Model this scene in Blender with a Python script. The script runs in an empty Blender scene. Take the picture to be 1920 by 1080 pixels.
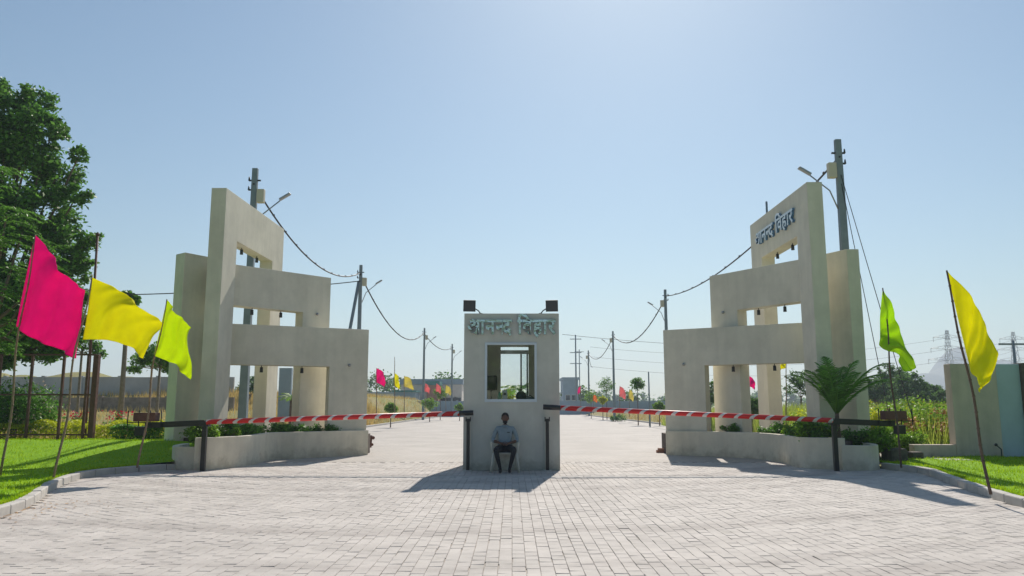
import bpy, bmesh, math, random
import numpy as np
from mathutils import Vector, Matrix

random.seed(7); rng = np.random.default_rng(7)
R = math.radians
scene = bpy.context.scene
COL = scene.collection

# ---------------------------------------------------------------- camera, sky, sun, exposure
FPX, HORIZ, CAMH = 1463.0, 762.0, 1.45
TILT = math.atan((HORIZ-540)/FPX)
cam = bpy.data.cameras.new('camera'); camo = bpy.data.objects.new('camera', cam); COL.objects.link(camo)
cam.sensor_width = 36; cam.lens = 36*FPX/1920; cam.clip_start = .1; cam.clip_end = 9000
camo.location = (0, 0, CAMH); camo.rotation_euler = (R(90)+TILT, 0, 0)
scene.camera = camo

SUN_EL, SUN_AZ = 40.6, 9.7          # azimuth clockwise from +Y
world = bpy.data.worlds.new('World'); scene.world = world; world.use_nodes = True
wn = world.node_tree; bg = wn.nodes['Background']
sky = wn.nodes.new('ShaderNodeTexSky'); sky.sky_type = 'NISHITA'; sky.sun_disc = False
sky.sun_elevation = R(SUN_EL); sky.sun_rotation = R(SUN_AZ)
sky.altitude = 0; sky.air_density = 1.25; sky.dust_density = .5; sky.ozone_density = 2.2
tn = wn.nodes.new('ShaderNodeMixRGB'); tn.blend_type = 'MULTIPLY'; tn.inputs[0].default_value = 1; tn.inputs[2].default_value = (.86, .96, .97, 1)
wn.links.new(sky.outputs[0], tn.inputs[1]); wn.links.new(tn.outputs[0], bg.inputs[0]); bg.inputs[1].default_value = 0.066
sl = bpy.data.lights.new('sun', 'SUN'); sl.energy = 4.0; sl.angle = R(.6); sl.color = (1, .93, .84)
so = bpy.data.objects.new('sun', sl); COL.objects.link(so)
sd = Vector((math.sin(R(SUN_AZ))*math.cos(R(SUN_EL)), math.cos(R(SUN_AZ))*math.cos(R(SUN_EL)), math.sin(R(SUN_EL))))
so.rotation_euler = sd.to_track_quat('Z', 'Y').to_euler()
scene.view_settings.view_transform = 'Standard'; scene.view_settings.look = 'None'
scene.view_settings.exposure = 0.42; scene.view_settings.gamma = 1; scene.view_settings.use_curve_mapping = False
scene.render.engine = 'CYCLES'
scene.cycles.max_bounces = 8; scene.cycles.diffuse_bounces = 4; scene.cycles.transparent_max_bounces = 12
scene.cycles.volume_bounces = 1

# ---------------------------------------------------------------- measuring helpers (pixel of the photograph -> place)
def ray(px, py):
    v = (540-py)/FPX; u = (px-960)/FPX
    return Vector((u, math.cos(TILT)-math.sin(TILT)*v, math.sin(TILT)+math.cos(TILT)*v))
def G(px, py, z=0.0):
    r = ray(px, py); t = (z-CAMH)/r.z
    return Vector((r.x*t, r.y*t, z))
def P(px, py, Y):
    r = ray(px, py); t = Y/r.y
    return Vector((r.x*t, Y, CAMH+r.z*t))
def onplane(px, py, A, B):
    r = ray(px, py); d = Vector((B.x-A.x, B.y-A.y)).normalized(); n = Vector((-d.y, d.x))
    t = (n.x*A.x+n.y*A.y)/(n.x*r.x+n.y*r.y)
    p = Vector((r.x*t, r.y*t, CAMH+r.z*t))
    return (p.x-A.x)*d.x+(p.y-A.y)*d.y, p.z

# ---------------------------------------------------------------- object helpers
def link(o, parent=None):
    COL.objects.link(o)
    if parent is not None: o.parent = parent
    return o
def tag(o, label=None, cat=None, group=None, kind=None):
    if label: o['label'] = label
    if cat: o['category'] = cat
    if group: o['group'] = group
    if kind: o['kind'] = kind
    return o
def empty(name, loc, label=None, cat=None, group=None, rz=0):
    o = bpy.data.objects.new(name, None); o.location = loc; o.rotation_euler = (0, 0, rz)
    o.empty_display_size = .3; link(o)
    return tag(o, label, cat, group)
def copy_tree(o, parent=None):
    c = o.copy(); COL.objects.link(c); c.parent = parent
    for ch in list(o.children): copy_tree(ch, c)
    return c

class MB:
    def __init__(s): s.v = []; s.f = []; s.m = []; s.sm = []
    def add(s, vs, fs, mi=0, smooth=False):
        b = len(s.v); s.v += [tuple(v) for v in vs]
        for f in fs: s.f.append(tuple(b+i for i in f)); s.m.append(mi); s.sm.append(smooth)
    def box(s, c, d, rz=0, mi=0, rx=0, ry=0):
        hx, hy, hz = d[0]/2, d[1]/2, d[2]/2
        M = Matrix.Translation(Vector(c)) @ Matrix.Rotation(rz, 4, 'Z') @ Matrix.Rotation(ry, 4, 'Y') @ Matrix.Rotation(rx, 4, 'X')
        vs = [M @ Vector((x, y, z)) for z in (-hz, hz) for y in (-hy, hy) for x in (-hx, hx)]
        s.add(vs, [(0, 2, 3, 1), (4, 5, 7, 6), (0, 1, 5, 4), (2, 6, 7, 3), (0, 4, 6, 2), (1, 3, 7, 5)], mi)
    def prism(s, pts, z0, z1, mi=0):
        n = len(pts)
        if sum(pts[i][0]*pts[(i+1) % n][1]-pts[(i+1) % n][0]*pts[i][1] for i in range(n)) < 0: pts = pts[::-1]
        vs = [(p[0], p[1], z0) for p in pts]+[(p[0], p[1], z1) for p in pts]
        fs = [tuple(range(n-1, -1, -1)), tuple(range(n, 2*n))]+[(i, (i+1) % n, n+(i+1) % n, n+i) for i in range(n)]
        s.add(vs, fs, mi)
    def tube(s, pts, rad, n=8, mi=0, cap=True, smooth=True):
        pts = [Vector(p) for p in pts]
        if not hasattr(rad, '__len__'): rad = [rad]*len(pts)
        ref = None; rings = []
        for i, p in enumerate(pts):
            t = (pts[min(i+1, len(pts)-1)]-pts[max(i-1, 0)])
            if t.length < 1e-9: t = Vector((0, 0, 1))
            t.normalize()
            if ref is None: ref = Vector((1, 0, 0)) if abs(t.x) < .9 else Vector((0, 1, 0))
            a = (ref-t*ref.dot(t)).normalized(); b = t.cross(a); ref = a
            rings.append([p+(a*math.cos(2*math.pi*k/n)+b*math.sin(2*math.pi*k/n))*rad[i] for k in range(n)])
        vs = [q for r in rings for q in r]; fs = []
        for i in range(len(pts)-1):
            for k in range(n):
                fs.append((i*n+k, i*n+(k+1) % n, (i+1)*n+(k+1) % n, (i+1)*n+k))
        b = len(s.v); s.add(vs, fs, mi, smooth)
        if cap:
            s.f.append(tuple(b+k for k in range(n-1, -1, -1))); s.m.append(mi); s.sm.append(False)
            e = b+(len(pts)-1)*n
            s.f.append(tuple(e+k for k in range(n))); s.m.append(mi); s.sm.append(False)
    def ball(s, c, r, nu=12, nv=8, mi=0):
        c = Vector(c); rx, ry, rz = r if hasattr(r, '__len__') else (r, r, r)
        vs = [c+Vector((0, 0, -rz))]
        for j in range(1, nv):
            th = math.pi*j/nv-math.pi/2
            for i in range(nu):
                ph = 2*math.pi*i/nu
                vs.append(c+Vector((rx*math.cos(th)*math.cos(ph), ry*math.cos(th)*math.sin(ph), rz*math.sin(th))))
        vs.append(c+Vector((0, 0, rz))); fs = []
        for i in range(nu): fs.append((0, 1+(i+1) % nu, 1+i))
        for j in range(nv-2):
            for i in range(nu):
                a = 1+j*nu+i; b = 1+j*nu+(i+1) % nu
                fs.append((a, b, b+nu, a+nu))
        L = len(vs)-1; o = 1+(nv-2)*nu
        for i in range(nu): fs.append((o+i, o+(i+1) % nu, L))
        s.add(vs, fs, mi, True)
    def mesh(s, name, mats):
        me = bpy.data.meshes.new(name); me.from_pydata(s.v, [], s.f)
        for m in (mats if isinstance(mats, (list, tuple)) else [mats]): me.materials.append(m)
        me.polygons.foreach_set('material_index', s.m); me.polygons.foreach_set('use_smooth', s.sm)
        me.update(); return me
    def build(s, name, mats, parent=None, bevel=0, loc=None, **kw):
        o = bpy.data.objects.new(name, s.mesh(name, mats)); link(o, parent)
        if loc is not None: o.location = loc
        if bevel:
            m = o.modifiers.new('bevel', 'BEVEL'); m.width = bevel; m.segments = 2; m.limit_method = 'ANGLE'
        return tag(o, **kw)

def np_mesh(name, V, F, mat, parent=None, smooth=False, **kw):
    """V (N,3), F (M,k) arrays -> one mesh"""
    me = bpy.data.meshes.new(name); k = F.shape[1]
    me.vertices.add(len(V)); me.vertices.foreach_set('co', V.astype(np.float32).ravel())
    me.loops.add(F.size); me.loops.foreach_set('vertex_index', F.astype(np.int32).ravel())
    me.polygons.add(len(F)); me.polygons.foreach_set('loop_start', np.arange(0, F.size, k, dtype=np.int32))
    me.polygons.foreach_set('loop_total', np.full(len(F), k, dtype=np.int32))
    if smooth: me.polygons.foreach_set('use_smooth', np.ones(len(F), dtype=bool))
    me.materials.append(mat); me.update(calc_edges=True); me.validate()
    o = bpy.data.objects.new(name, me); link(o, parent)
    return tag(o, **kw)

# ---------------------------------------------------------------- materials
def mat(name, col, rough=.7, metal=0, var=.0, scale=4., col2=None, bump=0, bscale=40, spec=.5, island=0, trans=0, detail=5, dirt=0, streak=0):
    m = bpy.data.materials.new(name); m.use_nodes = True; nt = m.node_tree; N = nt.nodes; L = nt.links
    b = N['Principled BSDF']; b.inputs['Roughness'].default_value = rough; b.inputs['Metallic'].default_value = metal
    b.inputs['Specular IOR Level'].default_value = spec
    c1 = (*col, 1); out = None
    tc = N.new('ShaderNodeTexCoord')
    if var or col2:
        n = N.new('ShaderNodeTexNoise'); n.inputs['Scale'].default_value = scale; n.inputs['Detail'].default_value = detail
        n.inputs['Roughness'].default_value = .65
        geo = N.new('ShaderNodeNewGeometry'); L.new(geo.outputs['Position'], n.inputs['Vector'])
        r = N.new('ShaderNodeValToRGB'); L.new(n.outputs['Fac'], r.inputs[0])
        r.color_ramp.elements[0].position = .32; r.color_ramp.elements[1].position = .68
        c2 = (*col2, 1) if col2 else tuple(min(1, x*(1+var)) for x in col)+(1,)
        r.color_ramp.elements[0].color = c1 if col2 else tuple(x*(1-var) for x in col)+(1,)
        r.color_ramp.elements[1].color = c2; out = r.outputs[0]
        if streak:      # weathering that runs down a wall
            mp = N.new('ShaderNodeMapping'); mp.inputs['Scale'].default_value = (2.2, 2.2, .16); L.new(geo.outputs['Position'], mp.inputs[0])
            n2 = N.new('ShaderNodeTexNoise'); n2.inputs['Scale'].default_value = 2.2; n2.inputs['Detail'].default_value = 7; L.new(mp.outputs[0], n2.inputs['Vector'])
            r2 = N.new('ShaderNodeValToRGB'); L.new(n2.outputs['Fac'], r2.inputs[0]); r2.color_ramp.elements[0].position = .38; r2.color_ramp.elements[1].position = .62
            r2.color_ramp.elements[0].color = (1-streak,)*3+(1,); r2.color_ramp.elements[1].color = (1, 1, 1, 1)
            mx = N.new('ShaderNodeMixRGB'); mx.blend_type = 'MULTIPLY'; mx.inputs[0].default_value = 1
            L.new(out, mx.inputs[1]); L.new(r2.outputs[0], mx.inputs[2]); out = mx.outputs[0]
    if dirt:            # splash dirt and patchy touch-up paint
        geo = N.new('ShaderNodeNewGeometry'); sp = N.new('ShaderNodeSeparateXYZ'); L.new(geo.outputs['Position'], sp.inputs[0])
        n3 = N.new('ShaderNodeTexNoise'); n3.inputs['Scale'].default_value = 3.5; n3.inputs['Detail'].default_value = 8; n3.inputs['Roughness'].default_value = .7; L.new(geo.outputs['Position'], n3.inputs['Vector'])
        a1 = N.new('ShaderNodeMath'); a1.operation = 'MULTIPLY_ADD'; a1.inputs[1].default_value = -1.3; a1.inputs[2].default_value = 1.0; L.new(n3.outputs['Fac'], a1.inputs[0])
        a2 = N.new('ShaderNodeMath'); a2.operation = 'ADD'; L.new(a1.outputs[0], a2.inputs[0]); L.new(sp.outputs[2], a2.inputs[1])
        r3 = N.new('ShaderNodeValToRGB'); L.new(a2.outputs[0], r3.inputs[0]); r3.color_ramp.elements[0].position = .30; r3.color_ramp.elements[1].position = .62
        r3.color_ramp.elements[0].color = (1-dirt, 1-dirt*1.08, 1-dirt*1.2, 1); r3.color_ramp.elements[1].color = (1, 1, 1, 1)
        mx = N.new('ShaderNodeMixRGB'); mx.blend_type = 'MULTIPLY'; mx.inputs[0].default_value = 1
        L.new(out, mx.inputs[1]); L.new(r3.outputs[0], mx.inputs[2]); out = mx.outputs[0]
        n4 = N.new('ShaderNodeTexNoise'); n4.inputs['Scale'].default_value = .55; n4.inputs['Detail'].default_value = 9; n4.inputs['Roughness'].default_value = .72; L.new(geo.outputs['Position'], n4.inputs['Vector'])
        r4 = N.new('ShaderNodeValToRGB'); L.new(n4.outputs['Fac'], r4.inputs[0]); r4.color_ramp.elements[0].position = .4; r4.color_ramp.elements[1].position = .55
        r4.color_ramp.elements[0].color = (.90, .905, .90, 1); r4.color_ramp.elements[1].color = (1, 1, 1, 1)
        mx = N.new('ShaderNodeMixRGB'); mx.blend_type = 'MULTIPLY'; mx.inputs[0].default_value = 1
        L.new(out, mx.inputs[1]); L.new(r4.outputs[0], mx.inputs[2]); out = mx.outputs[0]
    if island:
        geo = N.new('ShaderNodeNewGeometry'); mr = N.new('ShaderNodeMapRange')
        mr.inputs['To Min'].default_value = 1-island; mr.inputs['To Max'].default_value = 1+island
        L.new(geo.outputs['Random Per Island'], mr.inputs[0])
        mx = N.new('ShaderNodeVectorMath'); mx.operation = 'SCALE'
        if out is None:
            rgb = N.new('ShaderNodeRGB'); rgb.outputs[0].default_value = c1; out = rgb.outputs[0]
        L.new(out, mx.inputs[0]); L.new(mr.outputs[0], mx.inputs['Scale']); out = mx.outputs[0]
    if out is not None: L.new(out, b.inputs['Base Color'])
    else: b.inputs['Base Color'].default_value = c1
    if bump:
        n = N.new('ShaderNodeTexNoise'); n.inputs['Scale'].default_value = bscale; n.inputs['Detail'].default_value = 6
        geo = N.new('ShaderNodeNewGeometry'); L.new(geo.outputs['Position'], n.inputs['Vector'])
        bp = N.new('ShaderNodeBump'); bp.inputs['Strength'].default_value = bump; bp.inputs['Distance'].default_value = .01
        L.new(n.outputs['Fac'], bp.inputs['Height']); L.new(bp.outputs[0], b.inputs['Normal'])
    if trans:
        t = N.new('ShaderNodeBsdfTranslucent'); ms = N.new('ShaderNodeMixShader'); ms.inputs[0].default_value = trans
        if out is not None: L.new(out, t.inputs[0])
        else: t.inputs[0].default_value = c1
        L.new(b.outputs[0], ms.inputs[1]); L.new(t.outputs[0], ms.inputs[2]); L.new(ms.outputs[0], N['Material Output'].inputs[0])
    return m

M = {}
M['plaster'] = mat('cream_plaster', (.74, .695, .57), .85, dirt=.3, var=.06, scale=1.2, bump=.25, bscale=60, streak=.06, spec=.3)
M['booth'] = mat('booth_plaster', (.64, .63, .565), .8, dirt=.3, var=.06, scale=2, bump=.2, bscale=80, streak=.05, spec=.3)
M['planter'] = mat('planter_plaster', (.76, .70, .56), .85, dirt=.25, var=.07, scale=2, bump=.25, bscale=60, streak=.06, spec=.3)
M['grey_wall'] = mat('grey_painted_wall', (.64, .54, .46), .85, dirt=.35, var=.07, scale=1.5, bump=.3, bscale=50, streak=.14, spec=.3)
M['blue_panel'] = mat('pale_bluish_panel', (.42, .52, .60), .6, var=.06, scale=2)  # pale blue tone of one section of the right wall
M['paver'] = mat('concrete_paver', (.53, .485, .44), .8, var=.12, scale=1.1, bump=.35, bscale=120, island=.05, spec=.3)
M['joint'] = mat('joint_sand', (.50, .45, .39), .95, col2=(.30, .26, .22), scale=1.6)
M['kerb'] = mat('kerb_concrete', (.52, .49, .45), .85, var=.1, scale=5, bump=.4, bscale=60, island=.08)
M['soil'] = mat('soil', (.10, .07, .05), .95, var=.3, scale=6, bump=.6, bscale=30)
M['lawn'] = mat('lawn_turf', (.17, .35, .004), .9, col2=(.24, .43, .006), scale=2.5, bump=.5, bscale=90, spec=.15)
M['blade'] = mat('lawn_blades', (.26, .44, .003), .6, col2=(.42, .55, .015), scale=1.3, island=.3, trans=.5, spec=.2)
M['ground'] = mat('dry_ground', (.33, .26, .13), .95, col2=(.22, .24, .08), scale=.12, bump=.6, bscale=8, spec=.1)
M['dry_grass'] = mat('dry_grass', (.62, .46, .17), .8, island=.3, trans=.3, spec=.1)
M['weed'] = mat('yellow_green_weeds', (.38, .46, .07), .7, island=.5, trans=.4, spec=.1)
M['leaf_dark'] = mat('leaf_dark', (.115, .26, .04), .5, island=.5, trans=.38, spec=.35)
M['leaf_mid'] = mat('leaf_mid', (.13, .29, .04), .5, island=.5, trans=.4, spec=.3)
M['leaf_bright'] = mat('leaf_bright', (.20, .36, .03), .55, island=.4, trans=.45, spec=.3)
M['leaf_gold'] = mat('leaf_gold', (.52, .56, .02), .55, island=.3, trans=.45, spec=.3)
M['leaf_far'] = mat('leaf_far', (.11, .21, .05), .7, island=.4, trans=.45, spec=.1)
M['petal_red'] = mat('petal_red', (.6, .04, .07), .6, island=.3, trans=.3)
M['petal_pale'] = mat('petal_pale', (.75, .55, .55), .6, island=.2, trans=.3)
M['bark'] = mat('bark', (.16, .11, .08), .95, var=.3, scale=9, bump=.8, bscale=40)
M['bark_pale'] = mat('bark_pale', (.3, .25, .2), .95, var=.2, scale=9, bump=.6, bscale=40)
M['pole'] = mat('pole_concrete', (.21, .26, .29), .85, var=.12, scale=3, bump=.3, bscale=60)  # blue of haze and sky light mixed into the concrete colour
M['steel'] = mat('galvanised_steel', (.35, .36, .37), .45, metal=.6)
M['black'] = mat('black_paint', (.018, .018, .02), .35, var=.2, scale=9)
M['black_rough'] = mat('black_housing', (.02, .028, .03), .5)
M['rust'] = mat('rusty_brown_paint', (.13, .055, .04), .7, var=.25, scale=8)
M['bamboo'] = mat('bamboo', (.27, .19, .12), .7, var=.3, scale=14, bump=.4)
M['bamboo_dark'] = mat('dark_bamboo', (.12, .08, .06), .8, var=.3, scale=14, bump=.4)
M['cable'] = mat('cable', (.03, .03, .035), .6)
M['chrome'] = mat('polished_steel_letter', (.62, .64, .62), .14, metal=1, bump=.5, bscale=9)
M['letter_blue'] = mat('blue_letter_side', (.10, .22, .36), .4)
M['letter_face'] = mat('white_letter_face', (.62, .70, .74), .3)
M['alu'] = mat('window_aluminium', (.62, .68, .74), .4, metal=.2)
M['white'] = mat('white_plastic', (.60, .58, .50), .4, var=.03, scale=6)
M['whitewash'] = mat('whitewashed_wall', (.72, .66, .58), .9, var=.06, scale=1)
M['bluegrey'] = mat('blue_grey_render', (.30, .38, .44), .9, var=.08, scale=1)
M['teal'] = mat('teal_sheet', (.05, .22, .2), .6)
M['brick'] = mat('far_brick', (.42, .2, .13), .9, var=.15, scale=3)
M['dark_glass'] = mat('dark_window', (.03, .04, .05), .15)
M['stone'] = mat('dark_stone', (.12, .10, .085), .9, var=.3, scale=5, bump=.8, bscale=12)
M['farwall'] = mat('grey_compound_wall', (.46, .45, .44), .9, var=.12, scale=.8, bump=.4, bscale=6)
M['brown_stone'] = mat('brown_masonry', (.27, .22, .18), .95, var=.3, scale=2, bump=.8, bscale=6)
M['beige_box'] = mat('meter_box', (.6, .55, .42), .6)
M['seat_fabric'] = mat('chair_fabric', (.035, .03, .028), .9)
M['green_plastic'] = mat('green_plastic', (.03, .35, .16), .4)
M['desk'] = mat('desk_top', (.09, .13, .17), .5)
M['skin'] = mat('skin', (.13, .062, .038), .55, var=.08, scale=20)
M['shirt'] = mat('shirt_cloth', (.24, .30, .34), .85, var=.06, scale=14, bump=.5, bscale=25)
M['trousers'] = mat('trouser_cloth', (.018, .020, .024), .85, var=.2, scale=12, bump=.4, bscale=25)
M['hair'] = mat('hair', (.012, .009, .008), .8, bump=.6, bscale=200)
M['shoe'] = mat('shoe_leather', (.015, .012, .011), .35)
M['dead_leaf'] = mat('dead_leaf', (.38, .2, .06), .8, island=.4)
M['hill'] = mat('hill_slope', (.12, .12, .08), .95, col2=(.17, .15, .1), scale=.01)
def cloth(name, c):
    return mat(name, c, .75, var=.05, scale=5, bump=.2, bscale=14, trans=.62, spec=.15)
M['pink'] = cloth('pink_cloth', (.90, .008, .38)); M['yellow'] = cloth('yellow_cloth', (.88, .84, .0))
M['lime'] = cloth('lime_cloth', (.76, .90, .0)); M['green'] = cloth('green_cloth', (.62, .84, .03))
M['palepink'] = cloth('pale_pink_cloth', (.85, .35, .35)); M['paleyellow'] = cloth('pale_yellow_cloth', (.8, .72, .25)); M['orange'] = cloth('orange_cloth', (.85, .35, .08))

def glass_mat():
    m = bpy.data.materials.new('clear_pane'); m.use_nodes = True; N = m.node_tree.nodes; L = m.node_tree.links
    t = N.new('ShaderNodeBsdfTransparent'); t.inputs[0].default_value = (.93, .96, .96, 1)
    g = N.new('ShaderNodeBsdfGlossy'); g.inputs['Roughness'].default_value = .03
    x = N.new('ShaderNodeMixShader'); x.inputs[0].default_value = .06
    L.new(t.outputs[0], x.inputs[1]); L.new(g.outputs[0], x.inputs[2]); L.new(x.outputs[0], N['Material Output'].inputs[0]); return m
M['glass'] = glass_mat()
def stripe_mat():
    m = mat('red_white_stripes', (.6, .02, .02), .45); N = m.node_tree.nodes; L = m.node_tree.links
    tc = N.new('ShaderNodeTexCoord'); sp = N.new('ShaderNodeSeparateXYZ'); L.new(tc.outputs['Object'], sp.inputs[0])
    def mth(op, a, b=None):
        n = N.new('ShaderNodeMath'); n.operation = op
        for i, q in enumerate((a, b)):
            if q is None: continue
            if isinstance(q, (int, float)): n.inputs[i].default_value = q
            else: L.new(q, n.inputs[i])
        return n.outputs[0]
    nz = N.new('ShaderNodeTexNoise'); nz.inputs['Scale'].default_value = 6; L.new(tc.outputs['Object'], nz.inputs['Vector'])
    s = mth('SUBTRACT', sp.outputs[0], mth('MULTIPLY', sp.outputs[2], 1.1))
    s = mth('SUBTRACT', s, mth('MULTIPLY', sp.outputs[1], 1.1))
    fr = mth('FRACT', mth('ADD', mth('DIVIDE', s, .357), mth('MULTIPLY', nz.outputs[0], .12)))
    st = mth('GREATER_THAN', fr, .27)
    mx = N.new('ShaderNodeMixRGB'); mx.inputs[1].default_value = (.72, .66, .66, 1); mx.inputs[2].default_value = (.72, .02, .02, 1)
    L.new(st, mx.inputs[0]); L.new(mx.outputs[0], N['Principled BSDF'].inputs['Base Color']); return m
M['stripes'] = stripe_mat()
def brickroad_mat():
    m = mat('paver_surface_far', (.5, .46, .42), .8); N = m.node_tree.nodes; L = m.node_tree.links
    geo = N.new('ShaderNodeNewGeometry'); mp = N.new('ShaderNodeMapping'); mp.inputs['Rotation'].default_value = (0, 0, R(90)); L.new(geo.outputs['Position'], mp.inputs[0])
    bt = N.new('ShaderNodeTexBrick'); bt.inputs['Scale'].default_value = 1; bt.inputs['Brick Width'].default_value = .2; bt.inputs['Row Height'].default_value = .12
    bt.inputs['Mortar Size'].default_value = .006; bt.inputs['Mortar Smooth'].default_value = .4
    bt.inputs['Color1'].default_value = (.47, .43, .385, 1); bt.inputs['Color2'].default_value = (.42, .385, .35, 1); bt.inputs['Mortar'].default_value = (.25, .22, .2, 1)
    L.new(mp.outputs[0], bt.inputs['Vector'])
    nz = N.new('ShaderNodeTexNoise'); nz.inputs['Scale'].default_value = .5; nz.inputs['Detail'].default_value = 8; L.new(geo.outputs['Position'], nz.inputs['Vector'])
    rp = N.new('ShaderNodeValToRGB'); L.new(nz.outputs[0], rp.inputs[0]); rp.color_ramp.elements[0].position = .3; rp.color_ramp.elements[1].position = .7
    rp.color_ramp.elements[0].color = (.85, .83, .8, 1); rp.color_ramp.elements[1].color = (1.06, 1.05, 1.04, 1)
    mx = N.new('ShaderNodeMixRGB'); mx.blend_type = 'MULTIPLY'; mx.inputs[0].default_value = 1
    L.new(bt.outputs[0], mx.inputs[1]); L.new(rp.outputs[0], mx.inputs[2]); L.new(mx.outputs[0], N['Principled BSDF'].inputs['Base Color']); return m
M['road_far'] = brickroad_mat()
def paver_tint(m):      # faint curved tyre tracks and dirt, laid over the paver colour
    N = m.node_tree.nodes; L = m.node_tree.links; b = N['Principled BSDF']; src = b.inputs['Base Color'].links[0].from_socket
    geo = N.new('ShaderNodeNewGeometry'); sb = N.new('ShaderNodeVectorMath'); sb.operation = 'SUBTRACT'; sb.inputs[1].default_value = (-1.5, 26, 0)
    L.new(geo.outputs['Position'], sb.inputs[0]); ln = N.new('ShaderNodeVectorMath'); ln.operation = 'LENGTH'; L.new(sb.outputs[0], ln.inputs[0])
    nz0 = N.new('ShaderNodeTexNoise'); nz0.inputs['Scale'].default_value = .35; nz0.inputs['Detail'].default_value = 2; L.new(geo.outputs['Position'], nz0.inputs['Vector'])
    ad = N.new('ShaderNodeMath'); ad.operation = 'MULTIPLY_ADD'; ad.inputs[1].default_value = 1.6; L.new(nz0.outputs[0], ad.inputs[0]); L.new(ln.outputs['Value'], ad.inputs[2])
    nz = N.new('ShaderNodeTexNoise'); nz.noise_dimensions = '1D'; nz.inputs['Scale'].default_value = 1.3; nz.inputs['Detail'].default_value = 3; L.new(ad.outputs[0], nz.inputs['W'])
    rp = N.new('ShaderNodeValToRGB'); L.new(nz.outputs[0], rp.inputs[0]); rp.color_ramp.elements[0].position = .36; rp.color_ramp.elements[1].position = .5
    rp.color_ramp.elements[0].color = (.84, .83, .83, 1); rp.color_ramp.elements[1].color = (1, 1, 1, 1)
    mx = N.new('ShaderNodeMixRGB'); mx.blend_type = 'MULTIPLY'; mx.inputs[0].default_value = 1
    L.new(src, mx.inputs[1]); L.new(rp.outputs[0], mx.inputs[2])
    for sc, lo, hi, dk in ((2.6, .30, .42, .80), (11, .27, .36, .66)):      # oil and dirt spots
        ns = N.new('ShaderNodeTexNoise'); ns.inputs['Scale'].default_value = sc; ns.inputs['Detail'].default_value = 6; ns.inputs['Roughness'].default_value = .62; L.new(geo.outputs['Position'], ns.inputs['Vector'])
        rs = N.new('ShaderNodeValToRGB'); L.new(ns.outputs['Fac'], rs.inputs[0]); rs.color_ramp.elements[0].position = lo; rs.color_ramp.elements[1].position = hi
        rs.color_ramp.elements[0].color = (dk, dk, dk*.98, 1); rs.color_ramp.elements[1].color = (1, 1, 1, 1)
        m2 = N.new('ShaderNodeMixRGB'); m2.blend_type = 'MULTIPLY'; m2.inputs[0].default_value = 1; L.new(mx.outputs[0], m2.inputs[1]); L.new(rs.outputs[0], m2.inputs[2]); mx = m2
    L.new(mx.outputs[0], b.inputs['Base Color'])
paver_tint(M['paver'])

# ---------------------------------------------------------------- curves
def smooth(pts, n=8):
    pts = [Vector(p) for p in pts]; out = []
    for i in range(len(pts)-1):
        p0, p1, p2, p3 = pts[max(i-1, 0)], pts[i], pts[i+1], pts[min(i+2, len(pts)-1)]
        for k in range(n):
            t = k/n
            out.append(.5*((2*p1)+(p2-p0)*t+(2*p0-5*p1+4*p2-p3)*t*t+(3*p1-p0-3*p2+p3)*t**3))
    out.append(pts[-1]); return out
def resample(pts, step):
    out = [pts[0]]; acc = 0
    for a, b in zip(pts, pts[1:]):
        L = (b-a).length; d = step-acc
        while d <= L: out.append(a+(b-a)*(d/L)); d += step
        acc = L-(d-step)
    return out
kerbL = smooth([(-5.6, 3), (-6.15, 7), (-6.75, 10.6), (-7.2, 12.1), (-8.15, 14.3), (-8.72, 16.1), (-8.72, 17.1), (-8.45, 17.9), (-8.1, 18.35), (-7.7, 18.56), (-7.6, 19.0)])
kerbR = smooth([(6.9, 3), (7.0, 8), (7.38, 11.5), (7.65, 12.8), (8.08, 14.4), (8.55, 15.95), (8.95, 17.4), (8.75, 18.5), (8.7, 19.0)])

# ---------------------------------------------------------------- setting: terrain, road, lawns
def terr_z(x, y):
    z = -.06
    if x < -10.6:                                   # raised bank on the left, beyond the hedge
        s = min(1, (-10.6-x)/2.5)
        z += s*(1.15*np.clip((y-44)/12, 0, 1)+1.3*np.clip((y-57.5)/8, 0, 1))
    if x > 12.4: z += .75*min(1, (x-12.4)/3)*np.clip((y-27)/25, 0, 1)
    z += .9*math.sin(x*.013+1)*math.sin(y*.011)*np.clip((abs(x)-30)/60, 0, 1)
    return float(z)
xs = sorted(set([round(v, 2) for v in list(np.linspace(-90, 90, 91))+[-10.6, -11.4, 12.5, -3000, -1800, -900, -400, -200, -130, 130, 200, 400, 900, 1800, 3000]]))
ys = sorted(set([round(v, 2) for v in list(np.linspace(-10, 100, 56))+[-900, -200, -50, 130, 180, 260, 400, 700, 1200, 2000, 3200]]))
V = np.array([(x, y, terr_z(x, y)) for y in ys for x in xs]); nx = len(xs)
F = np.array([(j*nx+i, j*nx+i+1, (j+1)*nx+i+1, (j+1)*nx+i) for j in range(len(ys)-1) for i in range(nx-1)])
np_mesh('ground', V, F, M['ground'], smooth=True, kind='structure')

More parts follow.
